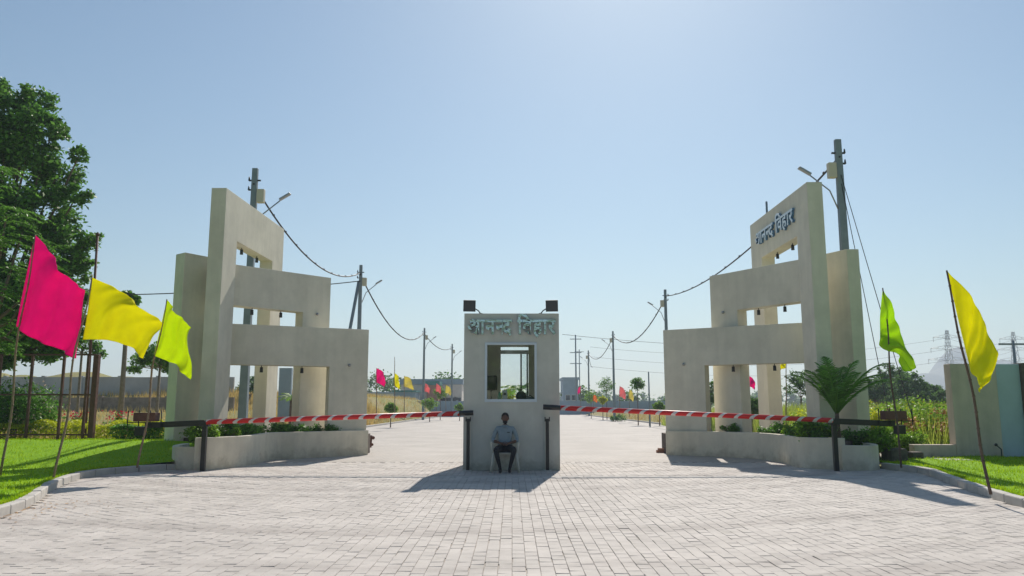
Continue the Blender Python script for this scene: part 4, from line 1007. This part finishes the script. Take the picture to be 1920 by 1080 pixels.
# ---------------------------------------------------------------- utility poles and cables
def util_pole(x, y, h, label, side, brace=False, box=True, lamp=True, w=.24, group='concrete utility poles along the road', insul=True):
    r = empty('utility_pole', (x, y, 0), label, 'pole', group); m_ = MB()
    V = [(sx*w/2*k, sy*w*.38*k, z) for z, k in ((-.2, 1.15), (h, .72)) for sx, sy in ((-1, -1), (1, -1), (1, 1), (-1, 1))]
    m_.add(V, [(3, 2, 1, 0), (4, 5, 6, 7), (0, 1, 5, 4), (1, 2, 6, 5), (2, 3, 7, 6), (3, 0, 4, 7)]); m_.build('shaft', M['pole'], r, bevel=.01)
    if box:
        m_ = MB(); m_.box((side*(w*.5+.13), -.05, h-1.05), (.26, .2, .5)); m_.build('meter_box', M['beige_box'], r, bevel=.02)
    if lamp:
        m_ = MB(); m_.tube([(side*.12, 0, h-2.3), (side*.35, 0, h-1.7), (side*.95, 0, h-1.2)], .025, 6); m_.build('lamp_arm', M['steel'], r)
        m_ = MB(); m_.box((side*1.12, 0, h-1.05), (.45, .16, .08), ry=-side*.55); m_.build('lamp_head', M['steel'], r, bevel=.02)
    if insul:
        for k, z in enumerate((h-.45, h-.8)):
            m_ = MB(); m_.box((0, 0, z), (w+.16, .06, .05)); m_.tube([(-side*(w/2+.07), 0, z), (-side*(w/2+.07), 0, z+.14)], [.04, .02], 6); m_.build('insulator', M['black_rough'], r)
    if brace:
        m_ = MB(); m_.tube([(-side*.1, 0, h-1.0), (-side*1.5, 0, 0)], .1, 6); m_.build('brace', M['pole'], r)
    return r
def pole_at(px, py, h): p = G(px, py, h); return p
HL = 10.
pL = [pole_at(*q, HL) for q in ((479, 316), (677, 497), (796, 615), (848, 645))]
pR = [pole_at(*q, HL) for q in ((1570, 262), (1247, 543), (1149, 621), (1103, 657))]
labs = ['nearest left utility pole rising behind the left gateway', 'left utility pole with a leaning brace beside the left gateway', 'left utility pole midway between left gateway and booth', 'left utility pole just left of the booth']
for i, p in enumerate(pL): util_pole(p.x, p.y, HL, labs[i], 1, brace=(i == 1), w=.27 if i == 0 else .25)
labs = ['tallest utility pole rising behind the right gateway', 'right utility pole at the road end of the right gateway', 'right utility pole between booth and right gateway', 'right utility pole near the pale distant building']
for i, p in enumerate(pR): util_pole(p.x, p.y, HL, labs[i], -1, w=.27 if i == 0 else .25)
def cable(a, b, sag, rad, label, group='overhead cables', n=24, bundles=False):
    a, b = Vector(a), Vector(b); r = MB(); pts = [a.lerp(b, i/n)-Vector((0, 0, 4*sag*(i/n)*(1-i/n))) for i in range(n+1)]
    o = None; c0 = a
    r.tube([p-c0 for p in pts], rad, 5)
    if bundles:
        for i in range(1, n, 2): r.tube([pts[i]-c0-Vector((.02, 0, 0)), pts[i]-c0+Vector((0, 0, .06))], rad*1.5, 5)
    o = r.build('overhead_cable', M['cable'], None, loc=c0); tag(o, label, 'cable', group); return o
def top(p, d=.6): return (p.x, p.y-.1, HL-d)
cable(top(pL[0]), top(pL[1], .5), 1.35, .035, 'thick cable from the nearest left pole to the braced pole', bundles=True)
cable(top(pL[1]), top(pL[2], .5), 2.1, .045, 'cable from the braced pole to the next left pole', bundles=True)
cable(top(pL[2]), top(pL[3], .5), .9, .045, 'cable between the two far left poles')
cable((pL[0].x, pL[0].y-.1, 5.55), (pL[0].x-18, pL[0].y+8, 6.9), .3, .02, 'thin cable running left from behind the left gateway')
cable(top(pL[1], 1.0), (pL[1].x-9, pL[1].y+1, 8.7), .15, .03, 'short cable running from the braced pole behind the gateway')
cable(top(pR[0]), top(pR[1], .5), 1.0, .035, 'thick cable from the tallest right pole down to the next', bundles=True)
cable(top(pR[1]), top(pR[2], .5), 1.9, .045, 'cable between second and third right poles', bundles=True)
cable(top(pR[2]), top(pR[3], .5), 1.6, .045, 'cable between third and fourth right poles')
cable(top(pR[3]), (15.5, 150, 9), .8, .04, 'cable continuing beyond the fourth right pole')
cable(top(pR[0], 1.5), (pR[0].x+1.2, pR[0].y, 0), 0, .012, 'thin guy wire of the tallest right pole, inner one')
cable(top(pR[0], 1.2), (pR[0].x+2.0, pR[0].y, 0), 0, .012, 'thin guy wire of the tallest right pole, outer one')
# far poles with crossarms
def far_pole(px, pytop, Y, label, arms=(.0,), w=.3, group='distant poles with crossarms'):
    t_ = P(px, pytop, Y); r = empty('crossarm_pole', (t_.x, Y, 0), label, 'pole', group); m_ = MB(); m_.tube([(0, 0, 0), (0, 0, t_.z)], [w*.6, w*.4], 6); m_.build('shaft', M['pole'], r)
    for a in arms: m_ = MB(); m_.box((0, 0, t_.z-a), (2.2, .12, .14)); m_.build('crossarm', M['pole'], r)
    return r
far_pole(1079, 628, 150, 'distant pole with crossarms behind the blue grey building', (.8, 3.4, 5.5))
far_pole(1086, 655, 190, 'thin distant pole right of the crossarm pole', (.6,), .25)
far_pole(1899, 638, 60, 'pole with a long crossarm above the grey boundary wall', (.3,), .26)
far_pole(1216, 697, 60, 'thin brown stick pole right of the saplings', (), .12)
far_pole(1437, 378, 33, 'street lamp top showing above the right gateway', (), .12, 'street lamps')
# lattice pylons
def pylon(px, pyt, Y, label, H=None):
    t_ = P(px, pyt, Y); H = t_.z; r = empty('transmission_pylon', (t_.x, Y, 0), label, 'pylon', 'lattice pylons on the horizon'); m_ = MB(); b = H*.10; rr = H*.0028
    def w(z): return b*(1-z/H)**.9*.5+.012*H
    zs = [H*q for q in (0, .2, .38, .53, .66, .77, .86, .94, 1)]
    for i in range(len(zs)-1):
        z0, z1 = zs[i], zs[i+1]; c0 = [(sx*w(z0), sy*w(z0), z0) for sx, sy in ((-1, -1), (1, -1), (1, 1), (-1, 1))]; c1 = [(sx*w(z1), sy*w(z1), z1) for sx, sy in ((-1, -1), (1, -1), (1, 1), (-1, 1))]
        for k in range(4):
            m_.tube([c0[k], c1[k]], rr, 4, cap=False); m_.tube([c0[k], c1[(k+1) % 4]], rr*.7, 4, cap=False); m_.tube([c0[(k+1) % 4], c1[k]], rr*.7, 4, cap=False)
    m_.build('lattice', M['steel'], r)
    for z, L in ((.62, .26), (.76, .22), (.9, .18)):
        m_ = MB()
        for sx in (-1, 1):
            m_.tube([(0, 0, H*z), (sx*H*L, 0, H*(z+.005))], rr, 4); m_.tube([(0, 0, H*(z+.05)), (sx*H*L, 0, H*(z+.01))], rr*.8, 4); m_.tube([(sx*H*L, 0, H*(z+.005)), (sx*H*L, 0, H*(z-.05))], rr, 4)
            for q in (.35, .7): m_.tube([(sx*H*L*q, 0, H*z), (sx*H*L*(q-.15), 0, H*(z+.05-.04*q))], rr*.7, 4)
        m_.build('crossarm', M['steel'], r)
    return t_
t1 = pylon(1775, 619, 330, 'lattice pylon left of the long yellow flag')
t2 = pylon(1899, 622, 380, 'lattice pylon above the grey wall at the right edge')
for z, yv in ((.62, 0), (.76, 1), (.9, 2)):
    names = ('lowest', 'middle', 'upper')[yv]
    cable((t1.x, t1.y, t1.z*z), (t2.x, t2.y, t2.z*z), 3, .05, names+' power line between the two lattice pylons', group='power lines')
    cable((t1.x, t1.y, t1.z*z), (30, 300, t1.z*z*.8), 5, .05, names+' power line running left from the lattice pylon', group='power lines')
cable((11, 170, 17), (120, 300, 26), 2, .05, 'faint power line crossing behind the right gateway', group='power lines')

# ---------------------------------------------------------------- far scenery
def simple_building(name, label, px0, px1, pyt, Y, depth, wallm, wins=(), parapet=.35, cat='building', base=0, group=None, pyb=None, roofm='bluegrey'):
    a, b = P(px0, pyt, Y), P(px1, pyt, Y); H = a.z; r = empty(name, ((a.x+b.x)/2, Y, base), label, cat, group); W = b.x-a.x
    m_ = MB(); m_.box((0, depth/2, (H-base)/2), (W, depth, H-base)); m_.build('wall', M[wallm], r)
    if parapet:
        m_ = MB(); m_.box((0, depth/2, H-base+parapet/2), (W+.4, depth+.4, parapet)); m_.build('roof', M[roofm], r)
    for (u, z, w, h) in wins:
        m_ = MB(); m_.box((W*(u-.5), -.03, z), (w, .1, h)); f_ = m_.build('window', M['white'], r); m_ = MB(); m_.box((W*(u-.5), -.1, z), (w*.8, .06, h*.82)); m_.build('pane', M['dark_glass'], f_)
    return r
simple_building('long_house', 'long low pinkish house with flat roof left of the booth', 752, 866, 721, 130, 14, 'whitewash', [(.1, 2.2, 1.8, 1.6), (.24, 2.2, 1.8, 1.6), (.5, 1.6, 1.4, 2.6), (.66, 2.2, 1.8, 1.6), (.82, 2.2, 1.8, 1.6), (.94, 2.2, 1.2, 1.6)], .9)
simple_building('shed', 'low blue grey shed in front of the long house', 738, 778, 735, 118, 6, 'bluegrey', [(.3, 1.5, 1.2, 1.0), (.7, 1.5, 1.2, 1.0)], .25, roofm='teal')
simple_building('site_office', 'small house with teal roof sheet beyond the left road', 800, 822, 722, 124, 5, 'brick', [(.5, 1.7, 1.4, 1.2)], .6, roofm='teal')
simple_building('water_tank_tower', 'blocky blue grey building right of the booth', 1056, 1084, 712, 160, 9, 'bluegrey', [(.3, 3.2, 1, 1.2), (.7, 3.2, 1, 1.2)], .5)
simple_building('farmhouse', 'distant pale house at the left edge of the road', 690, 738, 738, 150, 10, 'whitewash', [(.3, 1.4, 1.2, 1.0), (.7, 1.4, 1.2, 1.0)], .3)
simple_building('blue_hoarding', 'flat blue hoarding seen through the left gateway', 524, 547, 690, 50, .3, 'bluegrey', (), 0, cat='hoarding')
def wall_run(label, px0, px1, pyt, Y, base=0., m='farwall', seg=3.):
    a, b = P(px0, pyt, Y), P(px1, pyt, Y); r = empty('compound_wall', (a.x, Y, base), label, 'wall'); n = max(2, int((b.x-a.x)/seg))
    for i in range(n):
        w = (b.x-a.x)/n; m_ = MB(); m_.box((w*(i+.5), 0, (a.z-base)/2), (w-.04, .2, a.z-base+random.uniform(-.03, .03))); m_.build('wall_panel', M[m], r)
        m_ = MB(); m_.box((w*i, -.02, (a.z-base)/2+.05), (.28, .3, a.z-base+.1)); m_.build('pier', M[m], r)
wall_run('grey compound wall on top of the dry bank at the left', -60, 440, 707, 66, 2.2)
wall_run('dark retaining wall halfway up the dry bank', -60, 440, 745, 57, .6, 'brown_stone', 4)
wall_run('distant grey wall behind the small flags on the left road side', 600, 900, 752, 112, 0, 'bluegrey')
wall_run('distant blue grey wall behind the right road side', 1050, 1330, 752, 140, 0, 'bluegrey')
# mound behind the left wall
def mound(name, label, px, Y, w, h, mtl, base=2.0, cat='mound', seed=0, dep=.5, kind=None):
    c = P(px, 762, Y); n = 40; V = []; 
    for j in range(13):
        for i in range(n+1):
            u = i/n*2-1; v = j/12*2-1; e = max(0, 1-u*u)**.8*max(0, 1-v*v)**.7
            z = h*e*(1+.18*math.sin(u*7+seed)+.1*math.sin(u*17+seed*2)+.05*math.sin(u*31)); V.append((c.x+u*w, Y+v*w*dep, base+z))
    F = [(j*(n+1)+i, j*(n+1)+i+1, (j+1)*(n+1)+i+1, (j+1)*(n+1)+i) for j in range(12) for i in range(n)]
    o = np_mesh(name, np.array(V), np.array(F), M[mtl], smooth=True)
    if kind: o['kind'] = kind
    else: tag(o, label, cat)
mound('hill', '', 150, 105, 26, 3.2, 'ground', 2.0, kind='structure', seed=1); mound('hill', '', 30, 110, 20, 3.6, 'ground', 2.0, kind='structure', seed=3)
mound('hill', '', 1835, 1500, 190, 92, 'hill', -2, kind='structure', seed=2, dep=.8)
mound('hill', '', 2050, 1700, 260, 70, 'hill', -2, kind='structure', seed=5, dep=.6)
mound('hill', '', -400, 1900, 700, 26, 'hill', -2, kind='structure', seed=6, dep=.3)
# trees in the middle distance, right
for (px, py, Y, rr, lab, n) in ((1672, 712, 85, 2.1, 'tallest round green tree behind the green flag', 5200), (1640, 730, 80, 1.5, 'small dark tree beside the right wing wall', 3000), (1705, 725, 78, 1.7, 'bushy green tree right of the green flag pole', 4000),
        (1745, 738, 82, 1.5, 'low round tree towards the grey wall', 3200), (1772, 748, 76, 1.1, 'lowest tree touching the grey wall', 2200), (1655, 735, 90, 1.8, 'dense tree behind the other trees right of the gateway', 3200)):
    c = P(px, py, Y); tree('round_tree', lab, (c.x, Y, 0), max(1., c.z-rr*.8), [(c.x+dx*rr, Y+random.uniform(-.5, .5), c.z+dz*rr, rr*s) for dx, dz, s in ((0, .1, .75), (-.7, -.25, .6), (.7, -.2, .62), (-.35, .45, .45), (.4, .4, .45), (0, -.6, .7), (-1.1, -.7, .5), (1.1, -.7, .5))], n, .3, 'leaf_far', group='trees beyond the right field', trunk_r=.18)
for (px, py, Y, rr, lab) in ((1330, 730, 48, .9, 'green tree seen at the left of the right portal opening'), (1408, 760, 40, .6, 'low bush seen between the portal legs at right'), (1500, 712, 60, 1.2, 'pale tree behind the right gateway near the palm'), (470, 720, 62, .8, 'faint round tree seen through the left gateway'), (455, 735, 70, .9, 'second faint tree seen through the left gateway')):
    c = P(px, py, Y); tree('background_tree', lab, (c.x, Y, 0), max(.6, c.z-rr), [(c.x, Y, c.z, rr*.8), (c.x-rr*.5, Y, c.z-rr*.5, rr*.6), (c.x+rr*.5, Y, c.z-rr*.5, rr*.6)], 1500, .2, 'leaf_far', group='trees seen through the gateways', trunk_r=.08)
q = P(544, 790, 40); palmlet((q.x, 40, 0), P(544, 735, 40).z-.3, 9, 1.0, 'small light green palm seen through the left gateway', mtl='leaf_bright', leafl=.4)
# saplings along the road
for (px, py, pb, Y, rr, lab, m2) in ((733, 765, 802, 55, .45, 'low young tree on a thin stem left of the road', 'leaf_bright'), (806, 757, 785, 75, .75, 'round bright green bush tree by the third left pole', 'leaf_bright'), (826, 737, 785, 85, .8, 'spreading light green tree in front of the long house', 'leaf_bright'), (862, 764, 780, 80, .5, 'small bright bush touching the booth on its left', 'leaf_bright'),
        (1137, 722, 783, 88, 1.0, 'dark pointed sapling left of the third right pole', 'leaf_mid'), (1108, 745, 780, 95, 1.0, 'wide bright green tree right of the booth', 'leaf_bright'), (1130, 750, 782, 84, .55, 'yellowish low tree under the dark sapling', 'leaf_gold'), (1195, 720, 798, 62, .62, 'thin sapling with airy pale crown right of the road', 'leaf_mid'), (1236, 762, 792, 60, .5, 'bright shrub at the road end of the right gateway', 'leaf_bright'),
        (1163, 775, 785, 78, .4, 'dark low bush at the right kerb', 'leaf_mid'), (1152, 782, 787, 76, .35, 'trailing dark bush on the right kerb', 'leaf_dark')):
    c = P(px, py, Y); e = c.z
    if py < 770: tree('sapling', lab, (c.x, Y, 0), max(.3, e-rr*.5), [(c.x, Y, e+rr*.35, rr*.5), (c.x-rr*.45, Y, e, rr*.5), (c.x+rr*.45, Y, e-.05, rr*.5), (c.x, Y, e-rr*.4, rr*.45)], 900, .17, m2, group='saplings along the road', trunk_r=.035, tight=.3)
    else: bush('roadside_bush', lab, (c.x, Y, 0), rr*1.6, rr, rr*1.6, 600, .13, m2, group='saplings along the road')
q = P(975, 790, 33); palmlet((q.x, 33, 0), P(975, 700, 33).z-.7, 10, 1.3, 'young palm seen through the booth window', mtl='leaf_mid', leafl=.4)
q = P(953, 790, 40); bush('median_bush', 'yellow green bush seen through the booth window', (q.x, 40, 0), 1.0, .8, P(953, 712, 40).z, 2500, .16, 'leaf_gold')
# far tree lines
def treeline(label, x0, x1, Y, h, n, leaf):
    k = int((x1-x0)/6); L_ = [(x0+(x1-x0)*i/k+random.uniform(-2, 2), Y+random.uniform(-8, 8), h*random.uniform(.25, .55), h*random.uniform(.35, .6)) for i in range(k)]
    C = clump_points(L_, n, 10, .25); C[:, 2] = np.abs(C[:, 2]); V, F = leaf_quads(C, leaf, 0, 1.3); np_mesh('treeline', V, F, M['leaf_far'], kind='stuff', label=label, cat='trees')
treeline('far bluish tree line along the horizon left of the road', -330, -12, 420, 9, 16000, 1.5)
treeline('far bluish tree line along the horizon right of the road', 8, 330, 420, 10, 16000, 1.5)
treeline('scrub belt closing the view down the road', -60, 70, 520, 9, 5000, 1.6)
treeline('unseen green trees added behind the viewer for the steel letters to mirror', -50, 50, -32, 12, 30000, .7)  # out of view, added so the polished letters reflect dark green
treeline('dark trees behind the long low house', -34, -8, 165, 8, 4500, .6)
treeline('bluish bushes behind the right distant wall', 14, 60, 170, 6, 5000, .6)
# dry grass and weeds
def grass_patch(x0, x1, y0, y1, n, h, w, mtl, label, cat='grass', cond=None, lean=.4):
    x = rng.uniform(x0, x1, n); y = y0+(y1-y0)*rng.uniform(0, 1, n)**1.2; cl = (np.sin(x*1.7+y*.9)*np.sin(x*.6-y*1.3)+rng.normal(0, .5, n)) > -.45; x, y = x[cl], y[cl]
    z = np.array([terr_z(a, b) for a, b in zip(x, y)]); blades('tall_grass', np.stack([x, y, z], 1), h, w, mtl, lean, label=label, cat=cat)
grass_patch(-36, -10.8, 28.5, 70, 16000, .45, .05, M['dry_grass'], 'golden dry grass on the bank behind the left hedge')
grass_patch(-30, -10.5, 58, 68, 7000, .7, .06, M['dry_grass'], 'dry grass fringe below the grey compound wall')
grass_patch(-18, -10.4, 30, 110, 9000, .4, .05, M['dry_grass'], 'dry grass verge along the left side of the road')
grass_patch(12.3, 24, 27, 110, 14000, .4, .05, M['dry_grass'], 'dry grass verge along the right side of the road')
grass_patch(11.5, 34, 24.5, 62, 34000, 1.0, .05, M['weed'], 'tall yellow green weeds between gateway and grey wall', 'weeds')
grass_patch(12.0, 27, 23.0, 34, 14000, 1.35, .045, M['weed'], 'nearest tall weeds behind the low grey wall', 'weeds')
C = np.stack([rng.uniform(10.5, 19, 9000), rng.uniform(23.5, 33, 9000), rng.uniform(.1, 1.35, 9000)**1.0], 1); C[:, 2] *= .55+.45*np.sin(C[:, 0]*1.9)*np.sin(C[:, 1]*1.1)**2; C[:, 2] = np.abs(C[:, 2])
V, F = leaf_quads(C, .12, 0, 1.8); np_mesh('weed_leaves', V, F, M['leaf_bright'], kind='stuff', label='leafy yellow green weeds behind the counterweight at right', cat='weeds')
for k_, (mt_, nn, lab) in enumerate((('leaf_bright', 15000, 'bright green leafy shrubs and creepers among the tall weeds'), ('leaf_gold', 7000, 'yellowing leafy weeds among the tall weeds'), ('dead_leaf', 2500, 'orange brown seed heads among the tall weeds'))):
    ls_ = [(x_, y_, terr_z(x_, y_)+random.uniform(.5, 1.15), random.uniform(.35, .7)) for x_, y_ in ((random.uniform(11.2+y0_*.12, 13+y0_*.45), 23.3+y0_) for y0_ in [random.uniform(0, 14) for _ in range((34, 22, 12)[k_])])]
    C = clump_points(ls_, nn, 9, .28); V, F = leaf_quads(C, .12, 0, 1.8); np_mesh('weed_leaves', V, F, M[mt_], kind='stuff', label=lab, cat='weeds')
# fallen leaves by the left kerb, grit in the joints
n = 170; x = -7.2+rng.normal(0, .5, n)+.2; y = rng.uniform(8.6, 12.5, n); x = np.array([max(a, xlim(kerbL, b)+.05) for a, b in zip(x-.5*(12-y)/4+.4, y)])
V, F = leaf_quads(np.stack([x, y, np.full(n, .012)], 1), .05, 0, 1.6, 8); np_mesh('fallen_leaves', V, F, M['dead_leaf'], kind='stuff', label='dead orange leaves scattered by the left kerb', cat='leaves')
# small things on the paving
q = G(1238, 849); m_ = MB(); m_.box((0, 0, .045), (.24, .11, .09), rz=.2); m_.box((.02, .0, .12), (.2, .1, .05), rz=-.15); tag(m_.build('red_brick', M['brick'], None, bevel=.01, loc=q), 'loose reddish brick at the road end of the right planter', 'brick')
q = G(694, 845); r = empty('wheel_chock', q, 'rusty chain and padlock hook at the road end of the left planter', 'hook')
m_ = MB(); m_.tube([(0, 0, .1), (.02, 0, .5)], .045, 8); m_.build('bar', M['rust'], r); m_ = MB(); m_.ball((.09, 0, .42), .06, 8, 6); m_.ball((.06, 0, .2), .05, 8, 6); m_.build('knob', M['rust'], r)

# ---------------------------------------------------------------- haze
hz = MB(); hz.box((0, 1050, 66), (4200, 2240, 140)); hm_ = bpy.data.materials.new('haze_air'); hm_.use_nodes = True; N = hm_.node_tree.nodes
N.remove(N['Principled BSDF']); pv = N.new('ShaderNodeVolumePrincipled'); pv.inputs['Density'].default_value = .0006; pv.inputs['Color'].default_value = (.60, .70, .86, 1); pv.inputs['Anisotropy'].default_value = .3
hm_.node_tree.links.new(pv.outputs[0], N['Material Output'].inputs['Volume'])
ho = hz.build('haze', hm_, None, kind='stuff')
